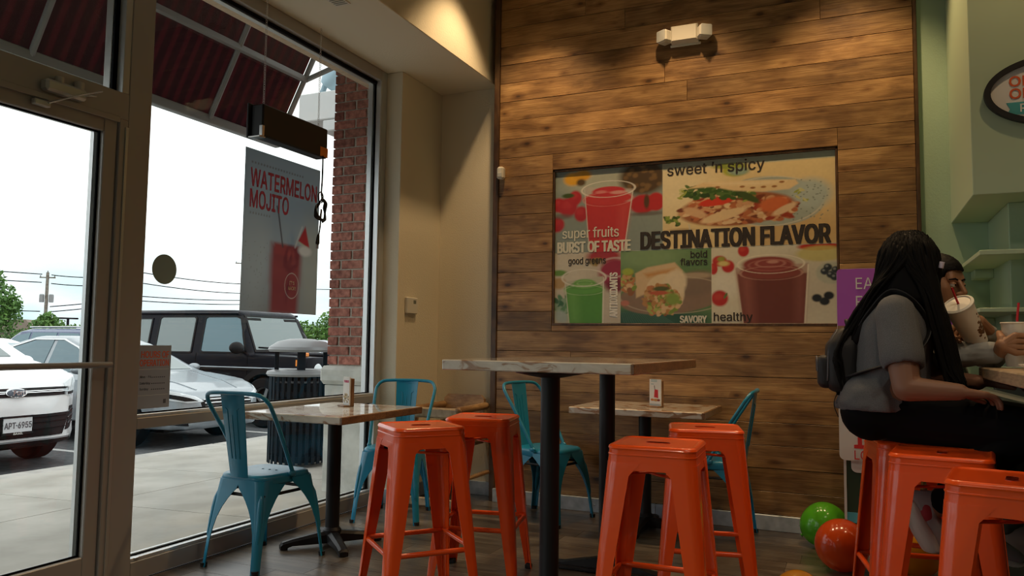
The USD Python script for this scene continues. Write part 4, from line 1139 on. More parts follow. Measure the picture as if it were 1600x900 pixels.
ta = thing('window_table', 'small whitewashed plank table with black cross base by the window', 'table', (-2.64, 3.555, 0))
slab(ta, -.265, .345, -.425, .335, .742, .038)
cross_base(ta, 50, .275, .038, .704)
tb = thing('wall_table', 'small plank table with black post set against the wood wall', 'table', (-1.19, 4.70, 0))
slab(tb, -.375, .405, -.335, .275, .742, .038)
cross_base(tb, 0, .27, .038, .704)
tc = thing('tall_table', 'long bar height plank table on two black posts', 'table', (-1.15, 3.375, 0))
slab(tc, -.395, .395, -.595, .595, 1.042, .042)
for y in (-.42, .365):
    obj('post', lathe([(0, .012), (.039, .012), (.039, 1.0), (0, 1.0)], 28, (.012, y, 0)), 'black_metal', tc, 30)
    obj('top_plate', lathe([(0, .975), (.05, .975), (.14, .992), (.145, 1.0), (0, 1.0)], 28, (.012, y, 0)), 'black_metal', tc, 30)
    bs = obj('base_plate', [cbx(-.28 + .012, .28 + .012, y - .06, y + .06, .004, .02, .004), loft([[(-.26, y - .03, .018), (.284, y - .03, .018), (.284, y + .03, .018), (-.26, y + .03, .018)], [(-.03, y - .02, .07), (.054, y - .02, .07), (.054, y + .02, .07), (-.03, y + .02, .07)]])], 'black_metal', tc)
    obj('glide', [lathe([(0, 0), (.016, 0), (.016, .006), (0, .006)], 12, (x, y, 0)) for x in (-.25, .274)], 'rubber', bs)


def card_holder(name, label, loc, rz, kind):
    t = thing(name, label, 'menu holder', loc, rz)
    obj('block', cbx(.012, .034, -.04, .04, 0, .158, .002), 'holder_wood', t)
    obj('base', cbx(-.03, .034, -.04, .04, 0, .008, .002), 'holder_wood', t)
    def paint(X, Y):
        c = Canvas(X, Y, (.72, .71, .68))
        if kind == 0:
            r = np.random.default_rng(4)
            for k in range(70):
                x, y = .04 + r.uniform(-.032, .032), .035 + r.uniform(-.022, .03)
                if abs(x - .04) / .034 + abs(y - .035) / .034 < 1.25:
                    v = r.uniform(.15, .75); c.ell(x, y, .005, .0045, (v, v * .78, v * .45), soft=.4); c.ell(x + .001, y - .003, .003, .002, (.12, .07, .02), soft=.5)
        else:
            c.rect(0, .08, 0, .012, (.45, .50, .5)); c.poly([(.032, .05), (.062, .045), (.060, .095), (.036, .098)], (.55, .02, .03), .004)
            c.line([(.038, .098), (.034, .118)], (.05, .03, .03), .003); c.ell(.02, .035, .012, .007, (.55, .18, .05)); c.ell(.045, .034, .018, .008, (.50, .25, .08)); c.ell(.064, .034, .01, .007, (.25, .05, .03))
            for y in (.152, .144, .128):
                c.line([(.012, y), (.052 if y > .13 else .03, y)], (.10, .35, .38), .0022)
        return c.C
    obj('card', bx(.004, .011, -.04, .04, .008, .166), 'paper_white', t, False)
    cd = printed('card_print', .08, .156, 60, paint, 'print_matte', t, (.0035, .04, .009), (0, -1, 0), (0, 0, 1))
    if kind == 0:
        obj('card_lettering', words_mesh('SUMMER', .013, .78, (.003, .0, .135), (0, -1, 0), (0, 0, 1), True, .0006, 'c'), 'pink_ink', t)
    return t


card_holder('menu_holder', 'wooden menu holder with a popcorn card on the window table', (-2.655, 3.665, .742), 62, 0)
card_holder('menu_holder', 'wooden menu holder with a red drink card on the wall table', (-1.105, 4.60, .742), 70, 1)

# ------------------------------------------------------------------ wooden high chair in the corner
hc = thing('high_chair', 'natural wood high chair in the corner behind the orange stool', 'high chair', (-2.60, 4.84, 0), 0)
def plank_between(a, b, w, th, up=(0, 0, 1)):
    a, b = np.array(a, float), np.array(b, float); d = b - a; L = np.linalg.norm(d); d /= L
    s = np.cross(d, up); s /= np.linalg.norm(s); n = np.cross(s, d)
    m = cbx(0, L, -w / 2, w / 2, -th / 2, th / 2, .005); A = np.eye(4); A[:3, 0], A[:3, 1], A[:3, 2], A[:3, 3] = d, s, n, a; m.apply_transform(A); return m
for sx in (-1, 1):
    lgs = [((sx * .215, -.26, 0), (sx * .165, -.20, .66)), ((sx * .20, .30, 0), (sx * .165, .16, .66))]
    for k, (a, b) in enumerate(lgs):
        obj('leg', plank_between(a, b, .045, .024, (sx, 0, .1)), 'pale_wood', hc)
    obj('top_rail', flesh([bone((sx * .165, -.215, .655), .026, (sx * .165, .20, .662), .026)], .03, 2), 'rail_wood', hc, True)
    obj('side_rail', plank_between((sx * .195, -.235, .20), (sx * .19, .25, .20), .04, .02), 'rail_wood', hc)
    obj('side_rail', plank_between((sx * .178, -.215, .44), (sx * .172, .19, .44), .04, .02), 'rail_wood', hc)
    obj('bolt', [T(lathe([(0, 0), (.007, 0), (.006, .003), (0, .004)], 10), (sx * .195 + sx * .012, -.238, z), ry=90 * sx) for z in (.20, .46)], 'black_metal', hc)
obj('seat', cbx(-.165, .165, -.19, .18, .40, .42, .006), 'rail_wood', hc)
obj('front_board', cbx(-.185, .19, -.235, -.212, .60, .672, .012), 'pale_wood', hc)
obj('front_rail', cbx(-.2, .2, -.262, -.238, .02, .075, .006), 'pale_wood', hc)
obj('back_board', T(cbx(-.16, .16, -.012, .012, 0, .20, .03), (0, .17, .54), rx=-8), 'rail_wood', hc)
obj('strap', tube([(-.13, .15, .45), (0, .02, .44), (.13, .15, .45)], .012, 6, flat=.25), 'black_plastic', hc)

# ------------------------------------------------------------------ bar counter
ct = thing('bar_counter', 'bar counter with pale wood top and dark green grey front', 'counter')
obj('worktop', cbx(.432, 1.25, .5, 3.50, 1.0, 1.042, .004), 'counter_wood', ct)
obj('front_panel', cbx(.70, .76, .5, 3.44, 0, 1.0, .003), 'counter_face', ct)
obj('end_panel', cbx(.76, 1.2, 3.38, 3.44, 0, 1.0, .003), 'counter_face', ct)
for y in (1.0, 2.0, 2.9):
    obj('bracket', extr(Polygon([(.46, .995), (.70, .995), (.70, .78)]), .03).apply_transform(trimesh.transformations.rotation_matrix(PI / 2, (1, 0, 0))).apply_translation((0, y, 0)), 'black_metal', ct)
tr = thing('serving_tray', 'pale oval serving tray on the end of the bar counter', 'tray', (.60, 3.13, 1.042), 85)
obj('tray', [T(lathe([(0, 0), (.12, 0), (.155, .016), (.158, .019), (.150, .019), (.118, .005), (0, .005)], 40), s=(1.15, .6, 1))], 'tray_white', tr)


def paper_cup(name, label, loc, rot, straw, sauce):
    t = UsdGeom.Xform.Define(stage, pathname(None, name)); t.AddTranslateOp().Set(Gf.Vec3d(*loc)); t.AddRotateXYZOp().Set(Gf.Vec3f(*rot)); t = tag(t.GetPrim(), label, 'paper cup')
    H, r0, r1 = (.185, .037, .052) if sauce else (.165, .036, .050)
    obj('cup', lathe([(0, .004), (r0 - .002, .004), (r0, 0), (r0 + .001, .004), (r1, H - .006), (r1 + .003, H - .002), (r1 + .001, H + .002), (r1 - .002, H - .002), (r0, .01), (0, .01)], 40), 'cup_white', t)
    if sauce:
        def blot(seed, th, z, n):
            r = random.Random(seed); out = []
            for k in range(n):
                a, zz = th + r.gauss(0, .25), z + r.gauss(0, .02); rr = r0 + (r1 - r0) * zz / H + .0004
                m = T(lathe([(0, 0), (r.uniform(.003, .008), 0), (0, .0008)], 10), (0, 0, 0), ry=90); m = T(m, (rr, 0, zz)); out.append(T(m, rz=math.degrees(a)))
            return out
        obj('sauce_print', blot(3, -1.2, .07, 40), 'holder_wood', t)
        obj('lid', lathe([(r1 + .004, H - .004), (r1 + .005, H + .004), (r1 - .004, H + .008), (r1 - .008, H + .004), (0, H + .004), (0, H - .002), (r1, H - .004)], 40), 'white_plastic', t)
    if straw:
        obj('straw', tube([(0, .0, .03), (.004, 0, H + .02), (.01, 0, H + straw)], .0042, 10), 'red_straw', t, True)
    return t


# ------------------------------------------------------------------ balloons
def balloon(label, loc, r, mat, tilt):
    t = UsdGeom.Xform.Define(stage, pathname(None, 'balloon')); t.AddTranslateOp().Set(Gf.Vec3d(*loc)); t.AddRotateXYZOp().Set(Gf.Vec3f(*tilt)); t = tag(t.GetPrim(), label, 'balloon', 'balloons on the floor')
    pr = [(r * math.sin(a) * (1 if a < PI / 2 else 1 - .06 * (a - PI / 2) ** 2), -r * math.cos(a) * (1 if a > PI / 2 else 1.12) + 0) for a in np.linspace(.06, PI, 30)]
    pr = [(0, pr[0][1])] + pr[:-1] + [(0, pr[-1][1])]
    obj('skin', lathe(pr, 40), mat, t, True)
    obj('knot', [lathe([(0, -r * 1.20), (.013, -r * 1.19), (.005, -r * 1.13), (.009, -r * 1.10), (0, -r * 1.05)], 14)], mat, t, True)
    return t


balloon('green balloon on the floor against the wood wall', (-.18, 4.76, .124), .122, 'balloon_green', (0, 62, 15))
balloon('orange balloon on the floor in front of the green one', (-.085, 4.27, .13), .128, 'balloon_orange', (72, 0, -20))
balloon('yellow balloon on the floor behind the woman\'s stool', (.245, 4.33, .125), .123, 'balloon_yellow', (72, 0, 20))
balloon('yellow balloon peeping in at the bottom edge of the picture', (-.235, 3.45, .10), .098, 'balloon_yellow', (75, 0, 10))

# ================================================================== menu panel on the wood wall
PW, PH = 1.82, 1.06
mp = thing('menu_board', 'large printed food panel set into the wood wall', 'wall panel', (-1.92, 5.05, 1.256))
obj('board', cbx(-.012, PW + .012, .002, .025, -.012, PH + .012, .002), 'black_plastic', mp)
obj('frame_strip', [cbx(-.014, -.001, -.014, .004, -.016, PH + .016, .002), cbx(PW + .001, PW + .014, -.014, .004, -.016, PH + .016, .002),
                    cbx(-.014, PW + .014, -.014, .004, PH + .001, PH + .016, .002), cbx(-.014, PW + .014, -.020, .004, -.018, -.001, .002)], 'wall_trim_wood', mp)


def pq(zx, zy):
    """layout of the print: sheet units to metres"""
    s = (zx - 18) / 1367.; u = s * 730 / (850 - s * 120); t, b = 150 - 115 * s, 880 + 5 * s
    return u * PW, (1 - (zy - t) / (b - t)) * PH


def panel_paint(X, Y):
    c = Canvas(X, Y, (.40, .46, .42)); kx, ky = PW / 1367, PH / 790
    def E(zx, zy, rx, ry, col, rot=0, soft=.15, k=1.): c.ell(*pq(zx, zy), rx * kx, ry * ky, col, rot, soft, k)
    def PL(pts, col, soft=.006, k=1.): c.poly([pq(*p) for p in pts], col, soft, k)
    def RG(zx, zy, rx, ry, col, w=.05, k=.8): c.ring(*pq(zx, zy), rx * kx, ry * ky, col, w, 0, k)
    def LN(pts, col, w=.004, k=.8): c.line([pq(*p) for p in pts], col, w, k)
    xa, yb = pq(640, 300)[0], pq(640, 522)[1]; xb, xc = pq(414, 700)[0], pq(876, 700)[0]
    YB = pq(400, 530)[1]
    # red smoothie, upper left
    c.clip = ((X < xa) & (Y > YB)).astype(float)
    c.rect(0, xa, YB, PH, (.27, .33, .30)); c.rect(0, xa, PH - .06, PH, (.22, .26, .22), .08, .7)
    E(300, 190, 190, 70, (.52, .55, .44), soft=.8, k=.7)
    LN([(520, 350), (560, 440)], (.25, .3, .28), .006, .5)
    E(130, 180, 50, 34, (.80, .42, .03), soft=.5); E(190, 160, 45, 28, (.70, .36, .03), soft=.5); E(180, 195, 25, 18, (.10, .06, .02), soft=.7)
    for p in ((40, 310, 42, 38), (100, 318, 52, 50), (145, 272, 36, 38), (182, 350, 38, 40), (28, 405, 42, 40)):
        E(*p, (.48, .025, .035), soft=.35); E(p[0] - 8, p[1] - 10, p[2] * .5, p[3] * .4, (.62, .06, .06), soft=.9, k=.5)
    E(100, 262, 34, 12, (.06, .10, .02), soft=.5); E(60, 365, 60, 14, (.12, .10, .09), soft=.8, k=.6)
    E(535, 165, 120, 88, (.09, .055, .025), soft=.35)
    r = np.random.default_rng(1)
    for k in range(26):
        E(535 + r.uniform(-100, 95), 165 + r.uniform(-70, 70), 13, 10, (.22, .13, .05), soft=.8, k=.8)
    E(535, 298, 66, 48, (.50, .025, .03), soft=.25); E(605, 285, 44, 46, (.52, .03, .03), soft=.25); E(556, 285, 14, 36, (.10, .05, .02), soft=.6); E(560, 345, 90, 10, (.12, .09, .08), soft=.8, k=.7)
    PL([(200, 215), (484, 220), (432, 540), (232, 540)], (.55, .50, .44), .01, .55)
    PL([(208, 285), (474, 285), (430, 540), (234, 540)], (.58, .04, .04), .008); PL([(400, 285), (474, 285), (430, 540), (390, 540)], (.66, .09, .08), .05, .5)
    E(341, 268, 130, 34, (.62, .05, .05), soft=.15); E(345, 235, 88, 24, (.60, .04, .05), soft=.2); E(400, 240, 40, 9, (.85, .5, .45), soft=.6, k=.7); E(300, 240, 30, 8, (.78, .3, .28), soft=.6, k=.7)
    RG(342, 225, 141, 42, (.85, .82, .74), .05); RG(340, 275, 132, 36, (.80, .35, .32), .05, .5); LN([(202, 230), (234, 540)], (.75, .72, .66), .004); LN([(482, 232), (432, 540)], (.8, .78, .7), .005)
    # sandwich, upper right
    c.clip = ((X >= xa) & (Y > pq(900, 512)[1])).astype(float)
    c.rect(xa, PW, 0, PH, (.78, .62, .32)); E(700, 200, 200, 160, (.86, .76, .50), soft=.9, k=.8); E(1250, 430, 260, 110, (.62, .40, .16), soft=.9, k=.7)
    c.rect(xa, PW, PH - .045, PH, (.42, .46, .36), .01)
    E(985, 130, 60, 30, (.42, .46, .05), soft=.3); E(1000, 135, 48, 20, (.30, .42, .32), soft=.6); E(960, 108, 80, 14, (.30, .36, .06), soft=.5)
    E(1130, 285, 238, 118, (.40, .46, .40), -4, .05); RG(1130, 285, 236, 116, (.72, .66, .50), .025, .8); E(1290, 250, 90, 70, (.46, .54, .50), soft=.5)
    for k in range(60):
        E(1250 + r.uniform(-60, 110), 270 + r.uniform(-90, 110), 4, 3, (.22, .26, .22), soft=.5, k=.8)
    E(985, 322, 270, 80, (.36, .13, .05), 2, .12)
    for k in range(240):
        a = r.uniform(0, 2 * PI); q = r.random() ** .5; x, y = 985 + 258 * q * math.cos(a), 322 + 72 * q * math.sin(a)
        col = [(.72, .46, .24), (.50, .16, .06), (.36, .05, .02), (.66, .36, .18), (.80, .58, .34), (.20, .05, .02)][r.integers(6)]
        E(x, y, r.uniform(8, 30), r.uniform(5, 14), col, r.uniform(-30, 30), .4)
    E(900, 285, 85, 20, (.68, .05, .02), 6, .2); E(1150, 300, 70, 34, (.66, .16, .05), 10, .4)
    E(930, 355, 110, 22, (.80, .60, .34), 14, .25); E(800, 340, 60, 20, (.70, .45, .25), -20, .4); E(1190, 325, 60, 16, (.78, .56, .34), 25, .4)
    for k in range(90):
        E(740 + r.uniform(0, 320), 240 + r.uniform(-26, 30), r.uniform(8, 26), r.uniform(6, 13), [(.03, .07, .015), (.05, .12, .02), (.10, .18, .04)][r.integers(3)], r.uniform(-40, 40), .4)
    for k in range(26):
        E(r.choice([730, 1045, 1255]) + r.uniform(-26, 26), 245 + r.uniform(-30, 40), 14, 5, [(.36, .42, .08), (.62, .62, .30)][r.integers(2)], r.uniform(-70, 70), .4)
    E(1040, 262, 60, 16, (.06, .10, .02), -30, .4)
    PL([(765, 222), (840, 190), (1000, 182), (1235, 178), (1246, 198), (1210, 226), (1100, 238), (980, 232), (880, 212)], (.82, .62, .34), .012); PL([(850, 192), (1000, 186), (1200, 184), (1100, 206), (920, 204)], (.90, .74, .46), .02, .8)
    for x, y in ((905, 214), (1015, 212), (1060, 218), (1105, 214), (1150, 212), (1180, 190)):
        E(x, y, 12, 5, (.36, .16, .05), soft=.6)
    for k in range(22):
        E(690 + r.uniform(-36, 30), 388 + r.uniform(-24, 16), 14, 7, [(.10, .18, .03), (.26, .36, .06), (.05, .08, .02)][r.integers(3)], r.uniform(-50, 50), .4)
    E(730, 425, 60, 8, (.45, .32, .16), soft=.7, k=.7); LN([(770, 400), (775, 425)], (.6, .6, .5), .006)
    c.clip = ((X >= xb) & (Y > YB - .02) & (X < xa + .3) & (Y < pq(500, 440)[1])).astype(float) * 0
    # green smoothie, lower left
    c.clip = ((X < xb) & (Y <= YB)).astype(float)
    c.rect(0, PW, 0, PH, (.62, .57, .46)); E(80, 640, 120, 120, (.70, .66, .54), soft=.9)
    E(320, 555, 90, 34, (.42, .04, .05), soft=.5); E(280, 585, 40, 22, (.40, .28, .08), soft=.5); E(390, 640, 92, 74, (.36, .03, .07), soft=.3); RG(385, 610, 88, 48, (.66, .52, .50), .12, .7); E(390, 700, 60, 34, (.20, .02, .04), soft=.7)
    E(45, 640, 44, 16, (.16, .34, .06), soft=.6); E(45, 690, 40, 30, (.52, .34, .14), soft=.5)
    for k in range(30):
        E(65 + r.uniform(-44, 40), 795 + r.uniform(-36, 30), 22, 12, [(.05, .17, .07), (.12, .30, .14), (.3, .45, .3)][r.integers(3)], r.uniform(-60, 60), .5)
    E(60, 850, 30, 40, (.45, .55, .5), 60, .5)
    PL([(84, 680), (318, 650), (314, 885), (112, 885)], (.56, .56, .42), .008, .6)
    PL([(92, 722), (314, 716), (312, 885), (114, 885)], (.10, .34, .045), .008); PL([(92, 722), (170, 722), (180, 885), (114, 885)], (.17, .44, .08), .05, .7)
    E(203, 715, 108, 26, (.14, .42, .07), soft=.15); E(205, 690, 62, 24, (.22, .50, .12), soft=.25); RG(205, 688, 40, 12, (.40, .66, .26), .14, .7); RG(205, 700, 80, 18, (.10, .30, .05), .1, .7)
    RG(200, 662, 118, 44, (.86, .84, .74), .06); RG(203, 722, 108, 25, (.55, .72, .42), .06, .6); LN([(84, 690), (112, 885)], (.75, .75, .62), .004); LN([(318, 660), (314, 885)], (.85, .84, .74), .006)
    # wraps, lower middle
    c.clip = ((X >= xb) & (X < xc) & (Y <= pq(640, 524)[1])).astype(float)
    c.rect(0, PW, 0, PH, (.13, .25, .10)); E(560, 560, 180, 60, (.24, .38, .18), soft=.9); E(560, 870, 300, 60, (.03, .11, .07), soft=.6)
    for k in range(20):
        LN([(420 + k * 10, 830), (440 + k * 14, 890)], (.10, .22, .17), .004, .5)
    E(690, 745, 275, 92, (.28, .19, .13), 6, .06); E(800, 690, 110, 60, (.24, .17, .12), 8, .4); E(800, 650, 80, 14, (.46, .36, .24), soft=.6); RG(690, 745, 272, 90, (.52, .44, .32), .03, .7)
    PL([(495, 640), (560, 610), (700, 585), (738, 625), (752, 700), (600, 720), (500, 760)], (.70, .52, .30), .012); PL([(540, 640), (700, 612), (700, 632), (560, 662)], (.62, .30, .08), .02, .7)
    E(650, 735, 98, 92, (.80, .66, .42), -30, .1); E(700, 690, 56, 70, (.82, .70, .48), -20, .3)
    for cx, cy, sx, sy, n in ((460, 690, 34, 50, 60), (630, 770, 92, 74, 170), (690, 770, 40, 40, 30)):
        for k in range(n):
            a = r.uniform(0, 2 * PI); q = r.random() ** .5
            col = [(.62, .38, .16), (.50, .25, .08), (.74, .52, .28), (.56, .22, .08), (.30, .12, .04), (.22, .34, .05), (.42, .50, .12)][r.integers(7)]
            E(cx + sx * q * math.cos(a), cy + sy * q * math.sin(a), r.uniform(8, 20), r.uniform(6, 14), col, r.uniform(-60, 60), .4)
    E(455, 632, 30, 18, (.40, .50, .06), soft=.5); E(690, 765, 36, 30, (.26, .38, .07), soft=.5); E(630, 715, 40, 12, (.10, .12, .03), soft=.5); E(620, 735, 50, 10, (.55, .12, .05), soft=.5); E(440, 785, 22, 14, (.55, .2, .14), soft=.5)
    # berry smoothie, lower right
    c.clip = ((X >= xc) & (Y <= pq(1100, 508)[1])).astype(float)
    c.rect(0, PW, 0, PH, (.72, .69, .54)); E(1300, 700, 160, 170, (.62, .58, .46), soft=.9); E(950, 690, 90, 60, (.80, .78, .66), soft=.9)
    for p in ((1018, 530, 26, 28), (912, 580, 34, 26), (950, 606, 30, 30), (884, 618, 20, 28), (912, 762, 40, 38)):
        E(*p, (.52, .03, .025), soft=.3); E(p[0] - 6, p[1] - 8, p[2] * .5, p[3] * .4, (.68, .10, .06), soft=.9, k=.5)
    E(920, 570, 18, 12, (.34, .36, .06), soft=.6); E(930, 592, 26, 12, (.74, .62, .22), soft=.7); E(938, 750, 16, 6, (.15, .2, .05), 60)
    E(1320, 510, 90, 18, (.52, .04, .02), soft=.3); E(1330, 545, 110, 36, (.60, .54, .16), soft=.3, k=.8); E(1365, 640, 66, 50, (.50, .52, .42), soft=.2)
    for x, y in ((1340, 632), (1362, 648), (1380, 625), (1352, 612), (1376, 660)):
        E(x, y, 18, 16, (.03, .04, .05), soft=.4); E(x - 4, y - 5, 6, 5, (.4, .45, .45), soft=.9, k=.6)
    for x, y in ((1310, 762), (1338, 778), (1354, 750)):
        E(x, y, 22, 18, (.02, .025, .03), soft=.4)
    PL([(978, 612), (1280, 590), (1262, 885), (1014, 885)], (.50, .36, .28), .008, .7)
    PL([(992, 645), (1276, 640), (1262, 885), (1016, 885)], (.17, .045, .032), .008); PL([(992, 645), (1060, 645), (1070, 885), (1016, 885)], (.30, .10, .075), .05, .7); PL([(1225, 640), (1276, 640), (1262, 885), (1220, 885)], (.26, .09, .07), .04, .6)
    E(1132, 632, 138, 34, (.26, .06, .045), soft=.12); E(1120, 596, 116, 36, (.30, .06, .05), soft=.2); RG(1130, 592, 64, 18, (.52, .22, .18), .14, .8); RG(1130, 600, 98, 26, (.46, .18, .14), .08, .6); E(1140, 584, 26, 8, (.58, .28, .22), soft=.6)
    RG(1130, 595, 149, 44, (.86, .80, .66), .04); RG(1132, 640, 138, 32, (.60, .34, .27), .05, .6); LN([(980, 615), (1014, 885)], (.72, .62, .5), .004); LN([(1279, 600), (1263, 885)], (.86, .8, .66), .006)
    c.clip = np.ones_like(X); c.grain(60, .05, 3)
    c.rect(xa - .002, xa + .001, YB, PH, (.7, .68, .55), .002, .6); c.rect(xc - .002, xc + .001, 0, YB, (.75, .73, .6), .002, .7)
    return c.C * .82


printed('photo_print', PW, PH, 560, panel_paint, 'print_gloss', mp, (0, .0015, 0), (1, 0, 0), (0, 0, 1))


def ptext(text, a, b, h, mat, bold, up=(0, 0, 1)):
    (xa, ya), (xb_, yb_) = pq(*a), pq(*b)
    fat = {0: .0016, 1: .0045}[int(bold)] * h / .09
    m = meshkit.text_mesh(text, h, .001, bold); L = math.hypot(xb_ - xa, yb_ - ya); m.apply_translation((-m.bounds[0][0], 0, 0)); m.apply_transform(np.diag([L / m.bounds[1][0], 1, 1, 1])); m = trimesh.util.concatenate([T(m, (q, 0, .0005 * k)) for k, q in enumerate((-fat, fat) if not bold else (-fat, 0, fat))])
    y = (ya + yb_) / 2
    rv, uv = ((1, 0, 0), (0, 0, 1)) if abs(xb_ - xa) > abs(yb_ - ya) else ((0, 0, 1), (-1, 0, 0))
    obj('lettering', frame_to(m, (xa, .0010, y if rv[0] else ya), rv, uv), mat, mp, False)


ptext("sweet \u2019n spicy", (665, 158), (1110, 122), .070, 'black_ink', False)
ptext('super fruits', (66, 470), (404, 460), .070, 'pale_ink', False)
ptext('BURST OF TASTE', (35, 541), (468, 528), .072, 'pale_ink', True)
ptext('DESTINATION FLAVOR', (527, 522), (1362, 488), .112, 'black_ink', True)
ptext('good greens', (105, 598), (330, 588), .046, 'black_ink', False)
ptext('bold', (778, 562), (855, 560), .044, 'black_ink', False)
ptext('flavors', (728, 600), (856, 597), .044, 'black_ink', False)
ptext('ANTIOXIDANTS', (397, 852), (397, 636), .052, 'white_ink', True)
ptext('SAVORY', (726, 880), (852, 880), .044, 'pale_ink', True)
ptext('healthy', (885, 872), (1054, 872), .054, 'black_ink', False)

# ================================================================== small fittings on the walls
el = thing('emergency_light', 'white twin head emergency light high on the wood wall', 'emergency light', (-1.0, 5.03, 3.155))
obj('housing', loft([[(-.088, 0, -.055), (.088, 0, -.055), (.088, 0, .062), (-.088, 0, .062)], [(-.088, -.05, -.052), (.088, -.05, -.052), (.088, -.05, .06), (-.088, -.05, .06)], [(-.078, -.066, -.042), (.078, -.066, -.042), (.078, -.066, .05), (-.078, -.066, .05)]]), 'white_plastic', el)
obj('base', cbx(-.10, .10, -.012, 0, -.066, -.05, .003), 'white_plastic', el)
for sx in (-1, 1):
    hd = obj('lamp_head', T(cbx(-.042, .042, -.04, .04, -.042, .042, .013), (sx * .128, -.045, -.004), rz=sx * 32), 'white_plastic', el)
    obj('lens', T(cbx(-.037, .037, -.044, -.036, -.037, .037, .006), (sx * .128, -.045, -.004), rz=sx * 32), 'clear_lens', hd)
th = thing('thermostat', 'square cream thermostat on the plaster return', 'thermostat', (-2.93, 4.785, 1.372))
obj('cover', cbx(0, .024, -.072, .072, -.058, .058, .005), 'white_plastic', th); obj('display', cbx(.02, .0255, .01, .045, .015, .04, .001), 'sticker_back', th)
sn = thing('motion_sensor', 'small white sensor at the left edge of the wood wall', 'sensor', (-2.325, 5.02, 2.335))
obj('cover', cbx(-.026, .026, -.04, .012, -.045, .045, .012), 'white_plastic', sn); obj('lens', cbx(-.018, .018, -.044, -.036, -.034, .0, .004), 'clear_lens', sn)
vp = thing('soffit_plate', 'small pale vent plate on the underside of the soffit', 'vent', (-2.66, 3.49, 3.04))
obj('plate', cbx(-.05, .05, -.06, .06, -.006, 0, .002), 'white_plastic', vp)
for k in range(5):
    obj('slot', cbx(-.04, .04, -.045 + k * .02, -.037 + k * .02, -.0075, -.004, .001), 'sticker_back', vp, False)

ov = thing('oval_sign', 'white oval order sign with black rim on the mint bulkhead', 'sign', (.852, 4.15, 2.295))
th_ = np.linspace(0, 2 * PI, 64, endpoint=False)
elp = lambda a, b: Polygon([(a * math.cos(t), b * math.sin(t)) for t in th_])
obj('rim', frame_to(extr(elp(.288, .163).difference(elp(.262, .137)), .028), (0, 0, 0), (1, 0, 0), (0, 0, 1)), 'black_plastic', ov)
obj('face', frame_to(extr(elp(.27, .145), .014), (0, 0, 0), (1, 0, 0), (0, 0, 1)), 'paper_white', ov)
for tx, z in (('ONLINE', .030), ('ORDER', -.028)):
    obj('lettering', words_mesh(tx, .045, 1.08, (-.19, -.0155, z), (1, 0, 0), (0, 0, 1), True, .0012), 'orange_ink', ov, False)
obj('ribbon', frame_to(extr(Polygon([(-.20, -.104), (.20, -.104), (.185, -.076), (.20, -.046), (-.20, -.046), (-.185, -.076)]), .0155), (0, 0, 0), (1, 0, 0), (0, 0, 1)), 'teal_ink', ov, False)
obj('lettering', words_mesh('PICK UP', .036, 1.0, (-.150, -.0165, -.092), (1, 0, 0), (0, 0, 1), True, .0012), 'white_ink', ov, False)

# purple and white floor sign behind the woman
fs = thing('floor_sign', 'purple and white standing sign half hidden behind the woman', 'sign', (.20, 4.62, 0))
rb = lambda x0, x1, z0, z1, r_: affinity.translate(Polygon(rrect(x1 - x0, z1 - z0, r_, 6)), (x0 + x1) / 2, (z0 + z1) / 2)
UP = dict(o=(0, 0, 0), r=(1, 0, 0), u=(0, 0, 1))
obj('top_panel', frame_to(extr(rb(-.295, .295, .505, 1.542, .03), .012), **UP), 'white_board', fs)
obj('purple_panel', frame_to(extr(rb(-.294, .294, 1.22, 1.541, .02), .013), **UP), 'purple_board', fs)
def cup_paint(X, Y):
    c = Canvas(X, Y, (.30, .16, .10)); c.rect(0, .6, .0, .05, (.5, .42, .36), .03); c.ell(.04, .10, .06, .05, (.18, .08, .04), soft=.8); c.rect(.055, .08, .10, .24, (.62, .10, .08)); c.ell(.4, .1, .14, .1, (.55, .08, .1), soft=.3); c.grain(30, .2); return c.C
printed('photo_print', .586, .30, 90, cup_paint, 'print_matte', fs, (-.293, -.0135, .93), (1, 0, 0), (0, 0, 1))
obj('lettering', words_mesh('EA', .062, .85, (-.205, -.0145, 1.43), (1, 0, 0), (0, 0, 1), False, .0012), 'paper_white', fs, False)
obj('lettering', words_mesh('F', .062, .85, (-.205, -.0145, 1.33), (1, 0, 0), (0, 0, 1), False, .0012), 'paper_white', fs, False)
obj('lettering', words_mesh('I', .11, 1.0, (-.228, -.0145, .575), (1, 0, 0), (0, 0, 1), True, .0012), 'red_ink', fs, False)
obj('lower_panel', frame_to(extr(rb(-.238, .22, .44, .60, .03), .010), (0, .014, 0), (1, 0, 0), (0, 0, 1)), 'white_board', fs)
obj('lettering', words_mesh('LO', .048, .85, (-.225, -.0145, .513), (1, 0, 0), (0, 0, 1), False, .0012), 'red_ink', fs, False)
obj('stand_frame', frame_to(extr(rb(-.275, .06, .0, .55, .03).difference(rb(-.262, .047, .012, .538, .02)), .012), (0, .03, 0), (1, 0, 0), (0, 0, 1)), 'white_board', fs)
obj('stand_panel', frame_to(extr(rb(-.266, .051, .01, .542, .02), .008), (0, .03, 0), (1, 0, 0), (0, 0, 1)), 'green_board', fs)
obj('stand_stripe', frame_to(extr(rb(-.262, .047, .10, .155, .004).union(rb(-.262, .047, .17, .225, .004)), .0095), (0, .03, 0), (1, 0, 0), (0, 0, 1)), 'cyan_board', fs)
obj('back_leg', [tube([(-.24, .05, .5), (-.24, .22, .0)], .01, 8), tube([(.2, .05, .5), (.2, .22, .0)], .01, 8)], 'black_metal', fs)

